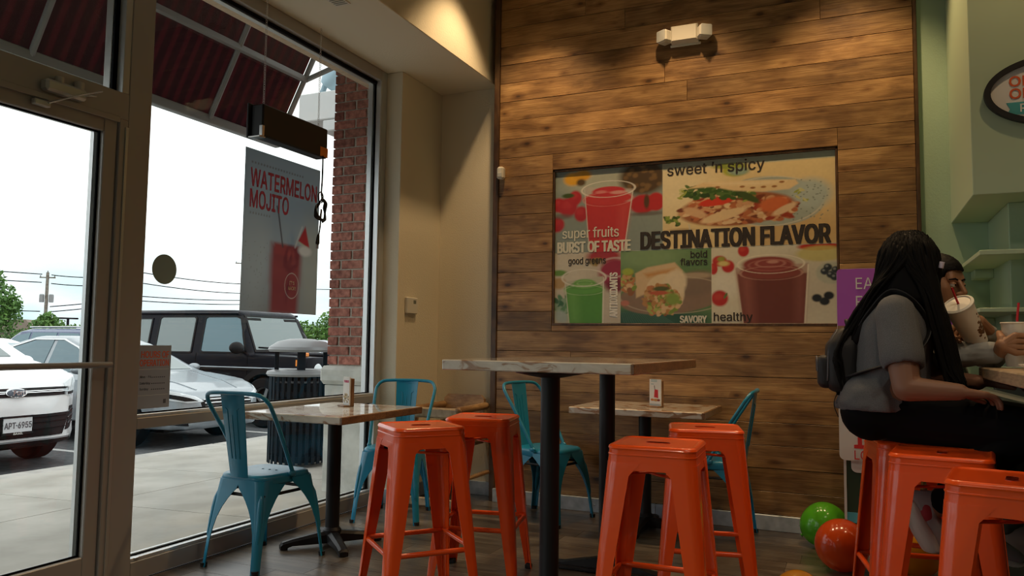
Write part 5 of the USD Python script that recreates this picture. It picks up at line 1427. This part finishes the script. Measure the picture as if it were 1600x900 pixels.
# ================================================================== hung in and stuck on the window
po = thing('window_poster', 'watermelon drink poster hanging in the window, seen dark against daylight', 'poster', (-3.085, 3.268, 1.272))
WPO, HPO = .655, .912
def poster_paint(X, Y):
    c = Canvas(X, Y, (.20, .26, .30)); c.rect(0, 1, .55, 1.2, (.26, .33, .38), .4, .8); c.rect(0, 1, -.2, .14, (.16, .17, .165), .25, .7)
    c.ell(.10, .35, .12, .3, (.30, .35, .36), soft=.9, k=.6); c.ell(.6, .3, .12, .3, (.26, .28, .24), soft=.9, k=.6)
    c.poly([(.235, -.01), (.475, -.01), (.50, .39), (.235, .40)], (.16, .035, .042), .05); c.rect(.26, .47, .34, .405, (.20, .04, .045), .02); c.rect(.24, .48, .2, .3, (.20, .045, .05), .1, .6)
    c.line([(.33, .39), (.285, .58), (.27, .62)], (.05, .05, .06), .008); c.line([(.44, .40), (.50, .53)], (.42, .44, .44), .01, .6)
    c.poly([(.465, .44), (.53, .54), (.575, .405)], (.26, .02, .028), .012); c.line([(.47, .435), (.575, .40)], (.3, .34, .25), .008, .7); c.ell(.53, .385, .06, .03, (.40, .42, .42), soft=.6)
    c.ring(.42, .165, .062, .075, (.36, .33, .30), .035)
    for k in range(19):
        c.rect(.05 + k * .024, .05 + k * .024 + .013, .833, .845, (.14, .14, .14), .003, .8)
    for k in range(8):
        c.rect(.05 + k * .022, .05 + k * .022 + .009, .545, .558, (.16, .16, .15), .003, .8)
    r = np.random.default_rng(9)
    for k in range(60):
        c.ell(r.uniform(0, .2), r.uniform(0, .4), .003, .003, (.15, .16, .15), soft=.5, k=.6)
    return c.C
printed('poster_print', WPO, HPO, 170, poster_paint, 'print_backlit', po, (.0012, 0, 0), (0, 1, 0), (0, 0, 1))
for tx, y0, y1, z, h in (('WATERMELON', .045, .628, .705, .098), ('MOJITO', .045, .37, .585, .098)):
    m = meshkit.text_mesh(tx, h, .001, True); m.apply_translation((-m.bounds[0][0], 0, 0)); m.apply_transform(np.diag([(y1 - y0) / m.bounds[1][0], 1, 1, 1]))
    obj('lettering', frame_to(m, (.0014, y0, z), (0, 1, 0), (0, 0, 1)), 'pink_ink', po, False)
for tx, z in (("IT'S", .172), ('BACK!', .140)):
    obj('lettering', words_mesh(tx, .020, .85, (.0014, .42, z), (0, 1, 0), (0, 0, 1), False, .0008, 'c'), 'pale_ink', po, False)
ob = thing('sign_box', 'black back of a lit window sign hung from two chains', 'sign', (-2.955, 3.253, 2.228))
obj('case', cbx(-.085, 0, 0, .572, 0, .183, .008), 'black_plastic', ob)
obj('end_cap', cbx(-.10, -.085, -.02, .03, -.006, .19, .004), 'black_plastic', ob)
obj('bracket', [cbx(-.07, .012, -.035, .012, -.012, -.004, .002), cbx(-.02, .004, -.006, .012, .0, .06, .002)], 'steel', ob)
obj('label_sticker', cbx(-.002, .0015, .50, .571, .004, .062, .0005), 'amber_lens', ob, False)
for y in (.045, .525):
    n_ = 46; z0 = .183; dz = (3.04 - 2.228 - .183) / n_
    lk = [T(trimesh.creation.torus(.0065, .0012, 10, 5), (-.04, y, z0 + dz * (k + .5)), rx=90, rz=90 * (k % 2)).apply_transform(np.diag([1, 1, 1, 1])) for k in range(n_)]
    tag(obj('chain', lk, 'steel', ob, False), kind='stuff')
cd = thing('power_cable', 'black power cord with a coiled loop hanging beside the poster', 'cord', (-2.95, 3.775, 1.895))
pts = [(0, .0, .34), (0, .0, .2), (0, -.004, .10)]
r4 = random.Random(2)
for k in range(46):
    a = k * .62 + 1.2; rr = .054 + .012 * math.sin(k * 1.9); pts.append((.012 * math.sin(k * 1.3), rr * math.cos(a) * .85, rr * 1.15 * math.sin(a)))
pts += [(0, .0, .01), (.004, -.012, -.09), (0, -.02, -.16)]
obj('cable', tube(spline(pts, 5), .0040, 6), 'black_plastic', cd, True)
obj('loop', tube(spline([(0, -.02, .05), (0, -.035, .09), (0, -.01, .115), (0, .012, .09), (0, .0, .05)], 6), .0035, 6), 'black_plastic', cd, True)
pg = obj('plug', flesh([bone((0, -.022, -.15), .008, (0, -.028, -.20), .012)], .01, 1), 'black_plastic', cd, True)
obj('prong', [cbx(-.004, .004, -.037, -.033, -.232, -.20, .0005), cbx(-.004, .004, -.024, -.020, -.232, -.20, .0005)], 'steel', pg)
dc = tag(obj('round_decal', T(lathe([(0, 0), (.0735, 0), (.0735, .001), (0, .001)], 48), (XG + .004, 2.777, 1.453), ry=90), 'sticker_back'), 'plain grey back of a round decal stuck on the window', 'decal')
hs = thing('hours_sign', 'grey hours of operation notice on the window beside the mullion', 'notice', (XG + .0045, 2.603, .777))
HW, HH = .236, .302
obj('sheet', bx(0, .0015, 0, HW, 0, HH), 'grey_sign', hs, False)
for tx, z in (('HOURS OF', .243), ('OPERATION', .203)):
    m = meshkit.text_mesh(tx, .030, .0008, True); m.apply_translation((-m.bounds[0][0], 0, 0)); m.apply_transform(np.diag([(.163 if 'H' == tx[0] else .170) / m.bounds[1][0], 1, 1, 1]))
    obj('lettering', frame_to(m, (.0016, .060 if 'H' == tx[0] else .054, z), (0, 1, 0), (0, 0, 1)), 'orange_ink', hs, False)
for tx, z in (('Mon - Fri', .146), ('Saturday', .116), ('Sunday', .088)):
    obj('lettering', words_mesh(tx, .011, .95, (.0016, .058, z), (0, 1, 0), (0, 0, 1), False, .0006), 'black_ink', hs, False)
    obj('hours_line', [bx(.0015, .002, .125 + k * .012, .125 + k * .012 + .007, z, z + .005) for k in range(7)], 'grey_ink', hs, False)
for z in (.186, .062):
    obj('rule', bx(.0015, .002, .01, .226, z, z + .002), 'pale_ink', hs, False)
obj('small_mark', bx(.0015, .002, .20, .215, .02, .04), 'grey_ink', hs, False)
sk = tag(obj('small_sticker', bx(XG + .004, XG + .005, 2.622, 2.648, .748, .775), 'purple_board', None, False), 'small coloured sticker at the lower corner of the tall pane', 'sticker')

# ================================================================== people
def V(*a):
    return np.array(a, float)


def unit(a):
    a = np.asarray(a, float); return a / np.linalg.norm(a)


def grip(c, axis, R, base, up_sign=1, spread=.021, thumb_dir=1, wrist=None, wr=.026):
    """a hand closed round a cylinder: c centre of the grip, base = direction from the axis to the palm"""
    axis = unit(axis); b = unit(base - axis * (base @ axis)); s = np.cross(axis, b)
    arc = lambda ang, rr, h: c + axis * h + (b * math.cos(ang) + s * math.sin(ang)) * rr
    bones = []; knuck = []
    lens = (1.9, 2.15, 2.05, 1.7)
    for k in range(4):
        h = (1.5 - k) * spread; a0 = .55
        pts = [arc(a0 + lens[k] * u, R + .0105 - .001 * u, h * (1 - .10 * u)) for u in (0, .3, .62, .85, 1.0)]
        bones += chain(pts, [.0105, .0098, .0090, .0084, .0075]); knuck.append(arc(.35, R + .016, h))
    heel = arc(-.25, R + .030, -.005 * up_sign)
    for kx in knuck:
        bones.append(bone(kx, .0125, heel, .020)); bones.append(bone(kx, .0125, arc(.55, R + .0105, (kx - c) @ axis), .0105))
    tp = [arc(-.35, R + .024, spread * 1.0), arc(-.75, R + .014, spread * 1.7), arc(-1.25, R + .0115, spread * 2.0), arc(-1.7, R + .010, spread * 1.9)]
    bones += chain(tp, [.015, .012, .0105, .0085])
    bones.append(bone(tp[0], .015, heel, .020))
    if wrist is not None:
        bones.append(bone(heel, .024, wrist, wr))
    return bones


def open_hand(w, d, n, side, curl=.5):
    """a relaxed hand: w wrist, d pointing direction, n out of the back of the hand, side = thumb direction"""
    d, n, side = unit(d), unit(n), unit(side); B = []
    kn = []
    for k, (off, L) in enumerate(((.030, .072), (.010, .080), (-.010, .075), (-.029, .060))):
        k0 = w + d * (.085 - abs(off) * .12) + side * off; kn.append(k0); p = [k0]; a = .15
        for q in (.42, .32, .26):
            p.append(p[-1] + (d * math.cos(a) - n * math.sin(a)) * L * q + side * off * .10); a += curl
        B += chain(p, [.0105, .0092, .0085, .0075])
        B.append(bone(w + side * off * .5 + d * .01, .018, k0, .0125))
    for a, b in zip(kn[:-1], kn[1:]):
        B.append(bone(a, .0125, b, .0125))
    t = [w + d * .025 + side * .022, w + d * .058 + side * .046 - n * .012, w + d * .088 + side * .052 - n * .02, w + d * .108 + side * .048 - n * .026]
    return B + chain(t, [.016, .0125, .0105, .0085])


# ------------------------------------------------------------------ the woman
w_ = thing('person', 'person with very long black braids in grey t-shirt sitting at the counter', 'person')
hipR, hipL = V(.135, 3.285, .862), V(.135, 3.48, .862)
kneeR, kneeL = V(.53, 3.20, .832), V(.57, 3.56, .83)
ankR, ankL = V(.245, 3.26, .53), V(.42, 3.52, .40)
waist, chest = V(.118, 3.375, 1.0), V(.135, 3.375, 1.17)
shR, shL = V(.135, 3.222, 1.242), V(.165, 3.515, 1.242)
neck, head = V(.165, 3.375, 1.33), V(.190, 3.37, 1.450)
elR, wrR = V(.160, 3.115, .968), V(.325, 3.105, .962)
elL, wrL = V(.27, 3.545, .99), V(.42, 3.43, .985)
torso = [fuse([ellip((.105, 3.375, .875), (.145, .205, .115)), ellip(waist, (.130, .175, .14)), ellip(chest, (.135, .175, .15)), bone(shR + [-.02, .02, -.02], .065, shL + [-.02, -.02, -.02], .065)])]
torso = [m3.Manifold.batch_hull([ellip((.105, 3.375, .89), (.138, .195, .115)), ellip(waist, (.128, .165, .10))]), m3.Manifold.batch_hull([ellip(waist, (.128, .165, .10)), ellip(chest, (.132, .165, .11))]),
         m3.Manifold.batch_hull([ellip(chest, (.132, .165, .11)), sph(shR + [0, .03, -.01], .062), sph(shL + [0, -.03, -.01], .062)]), m3.Manifold.batch_hull([sph(shR + [0, .05, .0], .055), sph(shL + [0, -.05, .0], .055), sph(neck - [.01, 0, .03], .062)])]
armR = [bone(shR, .068, elR, .046), bone(elR, .046, wrR, .029)]
armL = [bone(shL, .066, elL, .045), bone(elL, .045, wrL, .029)]
legs = [bone(hipR, .100, kneeR, .074), bone(hipL, .100, kneeL, .072), bone(kneeR, .070, (kneeR + ankR) / 2 + [-.02, .0, -.01], .060), bone((kneeR + ankR) / 2 + [-.02, .0, -.01], .060, ankR, .040), bone(kneeL, .070, ankL + [.03, .01, .22], .060), bone(ankL + [.03, .01, .22], .060, ankL, .040),
        sph(V(.05, 3.29, .866), .104), sph(V(.05, 3.47, .866), .104)]
headw = [ellip(head + [.0, 0, .015], (.092, .074, .094)), m3.Manifold.batch_hull([sph(head + [.05, .035, -.02], .032), sph(head + [.05, -.035, -.02], .032), sph(head + [.055, 0, -.085], .026), sph(head + [-.01, 0, -.03], .055)]),
         bone(head + [.092, 0, .0], .009, head + [.104, 0, -.035], .013), bone(head + [.084, -.018, -.062], .009, head + [.084, .018, -.062], .009), ellip(head + [-.01, .078, -.01], (.02, .01, .03)), ellip(head + [-.01, -.078, -.01], (.02, .01, .03))]
hR = open_hand(wrR, V(.85, .35, -.10), V(.1, .1, 1), V(-.3, 1, 0), .55)
hL = open_hand(wrL, V(.9, -.2, .1), V(0, 0, 1), V(0, -1, 0), .3)
obj('body', flesh(torso + armR + armL + legs + headw + [bone(neck - [.01, 0, .05], .058, head - [.02, 0, .05], .052)] + hR + hL, .010, 5), 'skin_woman', w_, True)
grow = lambda m, k: m
shirt = [m3.Manifold.batch_hull([ellip((.105, 3.375, .885), (.190, .226, .09)), ellip(waist, (.138, .178, .10))]), m3.Manifold.batch_hull([ellip(waist, (.138, .178, .10)), ellip(chest, (.142, .176, .11))]),
         m3.Manifold.batch_hull([ellip(chest, (.142, .176, .11)), sph(shR + [0, .03, -.01], .070), sph(shL + [0, -.03, -.01], .070)]), m3.Manifold.batch_hull([sph(shR + [0, .04, .0], .064), sph(shL + [0, -.04, .0], .064), sph(neck - [.02, 0, .045], .066)]),
         bone(shR, .070, shR + (elR - shR) * .60, .077), bone(shL, .070, shL + (elL - shL) * .60, .074)]
cutz = m3.Manifold.cube((1, 1, .30), True).translate((.1, 3.375, .725)).rotate((0, 0, 0))
sl = []
for s_, e_ in ((shR, elR), (shL, elL)):   # clean sleeve hems
    d = unit(e_ - s_); p = s_ + (e_ - s_) * .60; q = np.cross(d, [0, 1, 0]); sl.append(bone(p + d * .115, .10, p + d * .20, .10) )
shirt += [m3.Manifold.batch_hull([sph((.052, 3.283, .90), .122), sph((.052, 3.47, .90), .122), ellip(waist, (.13, .17, .06))])]
st = flesh(fuse(shirt) - cutz - fuse(sl), .016, 5)
nz = meshkit.fbm(st.vertices * [9, 9, 22], 3, 5) - .5; low = np.clip((1.12 - st.vertices[:, 2]) / .2, .15, 1)
st.vertices += st.vertex_normals * (nz * .020 * low)[:, None]
sh_o = obj('t_shirt', st, 'tee_grey', w_, True)
for s_, e_ in ((shR, elR),):
    d = unit(e_ - s_); p = s_ + (e_ - s_) * .60
lg_ = flesh([bone(hipR, .106, kneeR, .079), bone(hipL, .106, kneeL, .077), bone(kneeR, .076, (kneeR + ankR) / 2 + [-.02, .0, -.01], .066), bone((kneeR + ankR) / 2 + [-.02, .0, -.01], .066, ankR + [.03, -.02, .03], .046), bone(kneeL, .076, ankL + [.03, .01, .22], .066), bone(ankL + [.03, .01, .22], .066, ankL + [0, 0, .03], .046),
             sph(V(.045, 3.285, .866), .110), sph(V(.045, 3.47, .866), .110), m3.Manifold.batch_hull([ellip((.105, 3.375, .89), (.142, .199, .065)), ellip((.10, 3.375, .85), (.145, .20, .09))])], .018, 5)
obj('leggings', lg_, 'leggings_black', w_, True)
for a_, dd in ((ankR, V(.40, .12, -.85)), (ankL, V(.9, 0, -.2))):
    d = unit(dd); n = unit(np.cross(np.cross(d, [0, 0, 1.]), d)); b = a_ + n * -.035
    shoe = m3.Manifold.batch_hull([sph(b - d * .055, .034), sph(b + d * .02, .036), sph(a_ - d * .02 + n * .01, .040)]) + m3.Manifold.batch_hull([sph(b + d * .02, .036), sph(b + d * .13 - n * .010, .028), sph(b + d * .06 + n * .012, .034)])
    so = obj('sneaker', flesh(shoe, .012, 3), 'shoe_grey', w_, True)
    sole = m3.Manifold.batch_hull([ellip(b - d * .06 - n * .034, (.033, .033, .012)), ellip(b + d * .13 - n * .036, (.034, .034, .012)), ellip(b + d * .07 - n * .036, (.040, .040, .012))])
    obj('sole', flesh(sole, .02, 2), 'white_plastic', so, True)
    obj('stripe', flesh([bone(b + n * .01 - d * .02, .039, b + n * .0 + d * .01, .0385)], .015, 1), 'shoe_red', so, True)
# face details (behind the curtain of braids)
for sy in (-1, 1):
    ey = obj('eye', flesh([sph(head + [.070, sy * .032, .002], .0125)], .006, 0), 'eye_white', w_, True)
    obj('iris', flesh([sph(head + [.0775, sy * .032, .001], .0062)], .004, 0), 'iris_dark', ey, True)
    obj('eyebrow', flesh([bone(head + [.086, sy * .018, .024], .0045, head + [.078, sy * .048, .024], .0035)], .006, 1), 'hair_black', w_, True)
obj('lips', flesh([bone(head + [.090, -.018, -.060], .007, head + [.094, 0, -.060], .009), bone(head + [.094, 0, -.060], .009, head + [.090, .018, -.060], .007)], .006, 1), 'lip_man', w_, True)
# hair: cap, two heavy curtains, and single braids over them
hc_ = V(.190, 3.37, 1.458)
cap = ellip(hc_ + [.002, 0, 0], (.108, .099, .114)) - prism([(.275, 1.30), (.6, 1.30), (.6, 1.47), (.285, 1.47)], 3.2, 3.55, 'y')
cur = [m3.Manifold.batch_hull([sph((.165, 3.315, 1.42), .05), sph((.13, 3.305, 1.30), .034), sph((.225, 3.295, 1.30), .034)]), m3.Manifold.batch_hull([sph((.135, 3.32, 1.42), .045), sph((.135, 3.42, 1.42), .045), sph((.06, 3.31, 1.27), .03), sph((.06, 3.43, 1.27), .03)]),
       m3.Manifold.batch_hull([sph((.06, 3.31, 1.27), .03), sph((.06, 3.43, 1.27), .03), sph((.0, 3.31, 1.14), .022), sph((-.01, 3.43, 1.14), .022)]),
       m3.Manifold.batch_hull([sph((.225, 3.315, 1.44), .050), sph((.25, 3.42, 1.42), .04), sph((.268, 3.285, 1.26), .036), sph((.285, 3.40, 1.26), .03)]),
       m3.Manifold.batch_hull([sph((.268, 3.285, 1.26), .036), sph((.285, 3.40, 1.26), .03), sph((.30, 3.265, 1.08), .028), sph((.31, 3.36, 1.08), .024)]),
       m3.Manifold.batch_hull([sph((.30, 3.265, 1.08), .028), sph((.31, 3.36, 1.08), .024), sph((.345, 3.24, .93), .018), sph((.34, 3.3, .93), .018)])]
obj('hair', flesh([cap] + cur, .016, 3), 'hair_black', w_, True)
rr_ = np.random.default_rng(12)
br = []
for k in range(330):
    ph = rr_.uniform(-PI, PI); el = rr_.uniform(.15, 1.25)
    d0 = V(math.cos(ph) * math.cos(el), math.sin(ph) * math.cos(el), math.sin(el)); e1 = V(math.cos(ph), math.sin(ph), 0)
    p0 = hc_ + d0 * [.100, .094, .114]; p1 = hc_ + e1 * [.106, .106, 0] + [0, 0, .0]; p1[2] = 1.44 + rr_.uniform(-.02, .03)
    back = math.cos(ph) < rr_.uniform(-.30, .05)
    q = rr_.uniform(0, 1); s_ = rr_.uniform(-1, 1)
    if back:
        y = 3.37 + .085 * math.sin(ph) + rr_.uniform(-.02, .02)
        p2 = V(.075 + .02 * s_, y, 1.34); p3 = V(.02 + .015 * s_ - .03 * q, y * .75 + 3.37 * .25, 1.22); p4 = V(-.045 + .035 * s_, 3.36 + .07 * math.sin(ph) + .02 * s_, 1.10 - .02 * q)
        ln = rr_.uniform(.90, 1.04); p5 = V(-.02 + .035 * s_ - .02 * q, p4[1], ln); P_ = [p0, p1, p2, p3, p4, p5]
    else:
        y = 3.37 + .11 * math.sin(ph) + rr_.uniform(-.015, .015); fx = .5 + .5 * math.cos(ph)
        p2 = V(.200 + .080 * fx + .012 * s_, min(max(y, 3.255), 3.47), 1.33); p3 = V(.238 + .065 * fx + .015 * s_, 3.225 + .55 * (p2[1] - 3.225), 1.20)
        p4 = V(.272 + .06 * fx + .015 * s_, 3.215 + .5 * (p2[1] - 3.225), 1.05); ln = rr_.uniform(.885, 1.0); p5 = V(.305 + .05 * fx + .012 * s_, 3.205 + .4 * (p2[1] - 3.225), ln); P_ = [p0, p1, p2, p3, p4, p5]
    c_ = spline(P_, 4); r0 = rr_.uniform(.0055, .0075)
    rad = r0 * (1 + .12 * np.sin(np.arange(len(c_)) * 2.2 + k)); rad[-3:] *= (.9, .75, .5)
    br.append(tube(c_, rad, 5))
tag(obj('braids', br, 'braid_black', w_, True), kind='stuff')
obj('hair_bead', T(lathe([(0, -.012), (.009, -.012), (.009, .012), (0, .012)], 12), (.297, 3.30, 1.425), ry=12), 'hair_clip', w_, True)

bp_ = thing('backpack', 'small black backpack worn by the person with braids', 'backpack', (-.055, 3.385, 1.06), 4)
rbx = lambda c, s, r: m3.Manifold.batch_hull([sph((c[0] + sx * (s[0] - r), c[1] + sy * (s[1] - r), c[2] + sz * (s[2] - r)), r) for sx in (-1, 1) for sy in (-1, 1) for sz in (-1, 1)])
obj('bag', flesh(m3.Manifold.batch_hull([rbx((0, 0, -.02), (.060, .105, .105), .035), rbx((.015, 0, .09), (.04, .085, .04), .03)]), .02, 3), 'backpack_black', bp_, True)
pk = obj('pocket', flesh(rbx((-.062, 0, -.045), (.030, .085, .065), .024), .015, 2), 'backpack_black', bp_, True)
obj('zip', tube(spline([(-.093, -.07, -.045), (-.094, -.045, .008), (-.094, .045, .008), (-.093, .07, -.045)], 6), .003, 6), 'grey_ink', pk, True)
obj('zip', tube(spline([(-.058, -.09, -.08), (-.05, -.085, .05), (-.02, -.05, .115), (-.02, .05, .115), (-.05, .085, .05), (-.058, .09, -.08)], 6), .0035, 6), 'grey_ink', bp_, True)
obj('handle', tube(spline([(.03, -.03, .12), (.02, -.02, .155), (.02, .02, .155), (.03, .03, .12)], 6), .007, 8), 'backpack_black', bp_, True)
def strap(sy):
    y = lambda q: sy * q
    return tube(spline([(.055, y(.07), .11), (.10, y(.115), .19), (.17, y(.135), .265), (.25, y(.135), .22), (.292, y(.150), .12), (.24, y(.185), .03), (.16, y(.200), -.005), (.06, y(.160), -.04), (.02, y(.09), -.06)], 6), .019, 10, flat=.28)
for sy in (-1, 1):
    so_ = obj('shoulder_strap', strap(sy), 'backpack_black', bp_, True)
    obj('buckle', T(cbx(-.016, .016, -.006, .006, -.010, .010, .003), (.178, sy * .2035, .006), rz=sy * -10, ry=-25), 'steel', so_)
obj('loose_strap', tube(spline([(-.02, -.06, -.12), (-.035, -.07, -.17), (-.02, -.065, -.22)], 6), .005, 6, flat=.4), 'backpack_black', bp_, True)

# ------------------------------------------------------------------ the man
man = thing('person', 'person with short black hair drinking from a large paper cup', 'person')
HA = math.radians(-38); HC = V(.315, 3.655, 1.362)
hr_ = np.array([[math.cos(HA), -math.sin(HA), 0], [math.sin(HA), math.cos(HA), 0], [0, 0, 1]])
TI = math.radians(6); tl = np.array([[math.cos(TI), 0, math.sin(TI)], [0, 1, 0], [-math.sin(TI), 0, math.cos(TI)]])
HM = hr_ @ tl
hx = lambda *p: HC + HM @ V(*p)
def hm(m):     # head parts are shaped in the head's own axes, then set on the neck
    A = np.eye(4)[:3]; A = np.c_[HM, HC]; return m.transform(A)
skull = [ellip((-.014, 0, .052), (.094, .074, .086), n=32), m3.Manifold.batch_hull([sph((.052, .042, .0), .028), sph((.052, -.042, .0), .028), sph((-.005, .054, -.052), .020), sph((-.005, -.054, -.052), .020), sph((.070, .012, -.096), .020), sph((.070, -.012, -.096), .020), sph((.030, .05, .04), .026), sph((.030, -.05, .04), .026)]),
         m3.Manifold.batch_hull([sph((.068, .030, .040), .020), sph((.068, -.030, .040), .020), sph((.050, .018, .076), .026), sph((.050, -.018, .076), .026)]), m3.Manifold.batch_hull([sph((.066, .022, -.055), .026), sph((.066, -.022, -.055), .026), sph((.075, 0, -.09), .018)]),
         bone((.088, 0, .030), .0085, (.112, 0, -.012), .0115), bone((.108, 0, -.016), .0115, (.094, .014, -.020), .0085), bone((.108, 0, -.016), .0115, (.094, -.014, -.020), .0085),
         ellip((-.012, .076, .004), (.020, .010, .032), (0, 12, -18)), ellip((-.012, -.076, .004), (.020, .010, .032), (0, 12, 18)),
         bone((.088, .018, -.052), .008, (.092, 0, -.050), .009), bone((.092, 0, -.050), .009, (.088, -.018, -.052), .008), bone((.087, .016, -.064), .009, (.087, -.016, -.064), .009)]
sock = [sph((.094, s * .032, .017), .0165, 20) for s in (-1, 1)]
hd_ = flesh(fuse(skull) - fuse(sock), .0045, 7)
hd_m = hm(to_manifold(hd_))
pel, che, nb = V(.28, 3.99, .88), V(.235, 3.84, 1.08), V(.24, 3.735, 1.225)
sR, sL = V(.145, 3.70, 1.175), V(.29, 3.93, 1.18)
eR, wR = V(.335, 3.49, 1.085), V(.495, 3.435, 1.10)
eL, wL = V(.50, 3.70, 1.085), V(.472, 3.555, 1.185)
c1 = V(.428, 3.48, 1.138); a1 = unit(V(-.60, -.26, .76)); c2 = V(.548, 3.42, 1.042 + .005)
gripL = grip(c1 + a1 * .055, a1, .041, V(.75, .75, -.1), wrist=wL)
gripR = grip(c2 + V(0, 0, .085), V(0, 0, 1), .044, V(-.55, -.85, 0), wrist=wR)
bod = [m3.Manifold.batch_hull([ellip(pel, (.13, .15, .11)), ellip(pel + [.03, -.06, .12], (.12, .14, .10))]), m3.Manifold.batch_hull([ellip(pel + [.03, -.06, .12], (.12, .14, .10)), ellip(che, (.125, .15, .10))]), m3.Manifold.batch_hull([ellip(che, (.125, .15, .10)), sph(sR + [.01, .03, 0], .06), sph(sL + [-.02, -.02, 0], .06), sph(nb - [.02, -.02, .03], .06)]),
       bone(nb - [.02, -.02, .04], .060, HC + HM @ V(-.03, 0, -.03), .056), bone(sR, .062, eR, .046), bone(eR, .044, wR, .027), bone(sL, .062, eL, .044), bone(eL, .044, wL, .027)]
hp1, hp2 = V(.25, 3.91, .88), V(.34, 4.07, .88); kn1, kn2 = V(.60, 3.68, .83), V(.68, 3.86, .83); an1, an2 = V(.55, 3.71, .40), V(.61, 3.86, .40)
lgm = [bone(hp1, .10, kn1, .066), bone(hp2, .10, kn2, .066), bone(kn1, .062, an1, .042), bone(kn2, .062, an2, .042)]
tb_ = flesh(bod + lgm + gripL + gripR, .007, 4)
obj('body', tm(hd_m + to_manifold(tb_)), 'skin_man', man, 40)
for s in (-1, 1):
    ey = obj('eye', tm(hm(sph((.0795, s * .0315, .0165), .0125, 24))), 'eye_white', man, True)
    g_ = unit(V(1, .10, -.02)); obj('iris', tm(hm(sph(V(.0795, s * .0315, .0165) + g_ * .0072, .0064, 20))), 'iris_dark', ey, True)
    lid = (sph((.0795, s * .0315, .0165), .0142, 24) - m3.Manifold.cube((.1, .1, .1), True).translate((.08, s * .0315, .0165 - .0465)))
    obj('eyelid', tm(hm(lid)), 'skin_man', ey, True)
    obj('eyebrow', tm(hm(fuse(chain([(.0885, s * .016, .0375), (.0885, s * .031, .0415), (.0765, s * .050, .037)], [.0030, .0036, .0022])).refine_to_length(.006))), 'hair_black', man, True)
hairm = (ellip((-.009, 0, .055), (.1045, .0795, .0915), n=40) + ellip((-.045, 0, .0), (.055, .066, .07))) - prism([(.050, -.3), (.4, -.3), (.4, .072), (.088, .079), (.062, .072), (.053, .040)], -.3, .3, 'y') - prism([(-.4, -.4), (.2, -.4), (.045, .010), (.022, .012), (.012, -.028), (-.02, -.018), (-.03, -.030), (-.075, -.050), (-.4, -.05)], -.3, .3, 'y')
hq = flesh(hairm, .006, 2); hq.vertices += hq.vertex_normals * ((meshkit.noise(hq.vertices * 260, 2) - .5) * .003)[:, None]
hq.vertices = hq.vertices @ HM.T + HC
obj('hair', hq, 'hair_black', man, True)
infl = hd_.copy(); infl.vertices = infl.vertices + infl.vertex_normals * .0018
bm_ = to_manifold(infl)
beard = bm_ ^ (prism([(.03, -.066), (.2, -.070), (.2, -.2), (-.1, -.2), (-.03, -.05), (-.012, -.02), (.004, -.02), (.012, -.052)], -.3, .3, 'y'))
mous = bm_ ^ prism([(.070, -.0445), (.2, -.0445), (.2, -.030), (.094, -.030), (.070, -.040)], -.034, .034, 'y')
obj('beard', tm(hm(beard + mous)), 'hair_black', man, True)
obj('lips', tm(hm(fuse([bone((.090, .016, -.0515), .006, (.0965, 0, -.0505), .0075), bone((.0965, 0, -.0505), .0075, (.090, -.016, -.0515), .006), bone((.0905, .013, -.0615), .007, (.0905, -.013, -.0615), .007)]).refine_to_length(.006))), 'lip_man', man, True)
jk = flesh([m3.Manifold.batch_hull([ellip(pel + [0, 0, .03], (.145, .165, .11)), ellip(pel + [.03, -.06, .12], (.135, .155, .10))]), m3.Manifold.batch_hull([ellip(pel + [.03, -.06, .12], (.135, .155, .10)), ellip(che, (.14, .165, .105))]), m3.Manifold.batch_hull([ellip(che, (.14, .165, .105)), sph(sR + [.01, .03, 0], .070), sph(sL + [-.02, -.02, 0], .070), sph(nb - [.035, -.035, .035], .066)]),
           bone(sR, .076, eR, .060), bone(sL, .076, eL, .058)], .016, 4)
nz = meshkit.fbm(jk.vertices * 18, 3, 8) - .5; jk.vertices += jk.vertex_normals * (nz * .016)[:, None]
obj('jacket', jk, 'jacket_camo', man, True)
for e_, q_ in ((eR, wR), (eL, wL)):
    fs_ = flesh([bone(e_, .056, e_ + (q_ - e_) * .5, .047), bone(e_ + (q_ - e_) * .5, .047, e_ + (q_ - e_) * .86, .040)], .010, 2)
    nz = meshkit.fbm(fs_.vertices * 30, 2, 3) - .5; fs_.vertices += fs_.vertex_normals * (nz * .014)[:, None]
    obj('sleeve', fs_, 'jacket_grey' if e_ is eR else 'jacket_camo', man, True)
obj('trousers', flesh([bone(hp1, .107, kn1, .072), bone(hp2, .107, kn2, .072), bone(kn1, .068, an1, .050), bone(kn2, .068, an2, .050), ellip(pel - [0, 0, .02], (.14, .16, .10))], .02, 4), 'counter_face', man, True)
for a_ in (an1, an2):
    so = obj('shoe', flesh([m3.Manifold.batch_hull([sph(a_ + [-.03, .02, -.06], .036), sph(a_ + [.02, -.02, -.05], .04), sph(a_ + [.12, -.08, -.075], .030), sph(a_ + [0, 0, 0], .042)])], .012, 3), 'shoe_grey', man, True)

rx_, ry_ = -math.degrees(math.asin(a1[1])) * 1.0, 0
rx_ = math.degrees(math.asin(-a1[1])); ry_ = math.degrees(math.asin(a1[0] / math.cos(math.radians(rx_))))
paper_cup('paper_cup', 'large tilted paper cup that the person with short hair drinks from', c1, (rx_, ry_, 30), .075, True)
paper_cup('paper_cup', 'white paper cup with upright red straw held on the counter', c2, (0, 0, 0), .075, False)
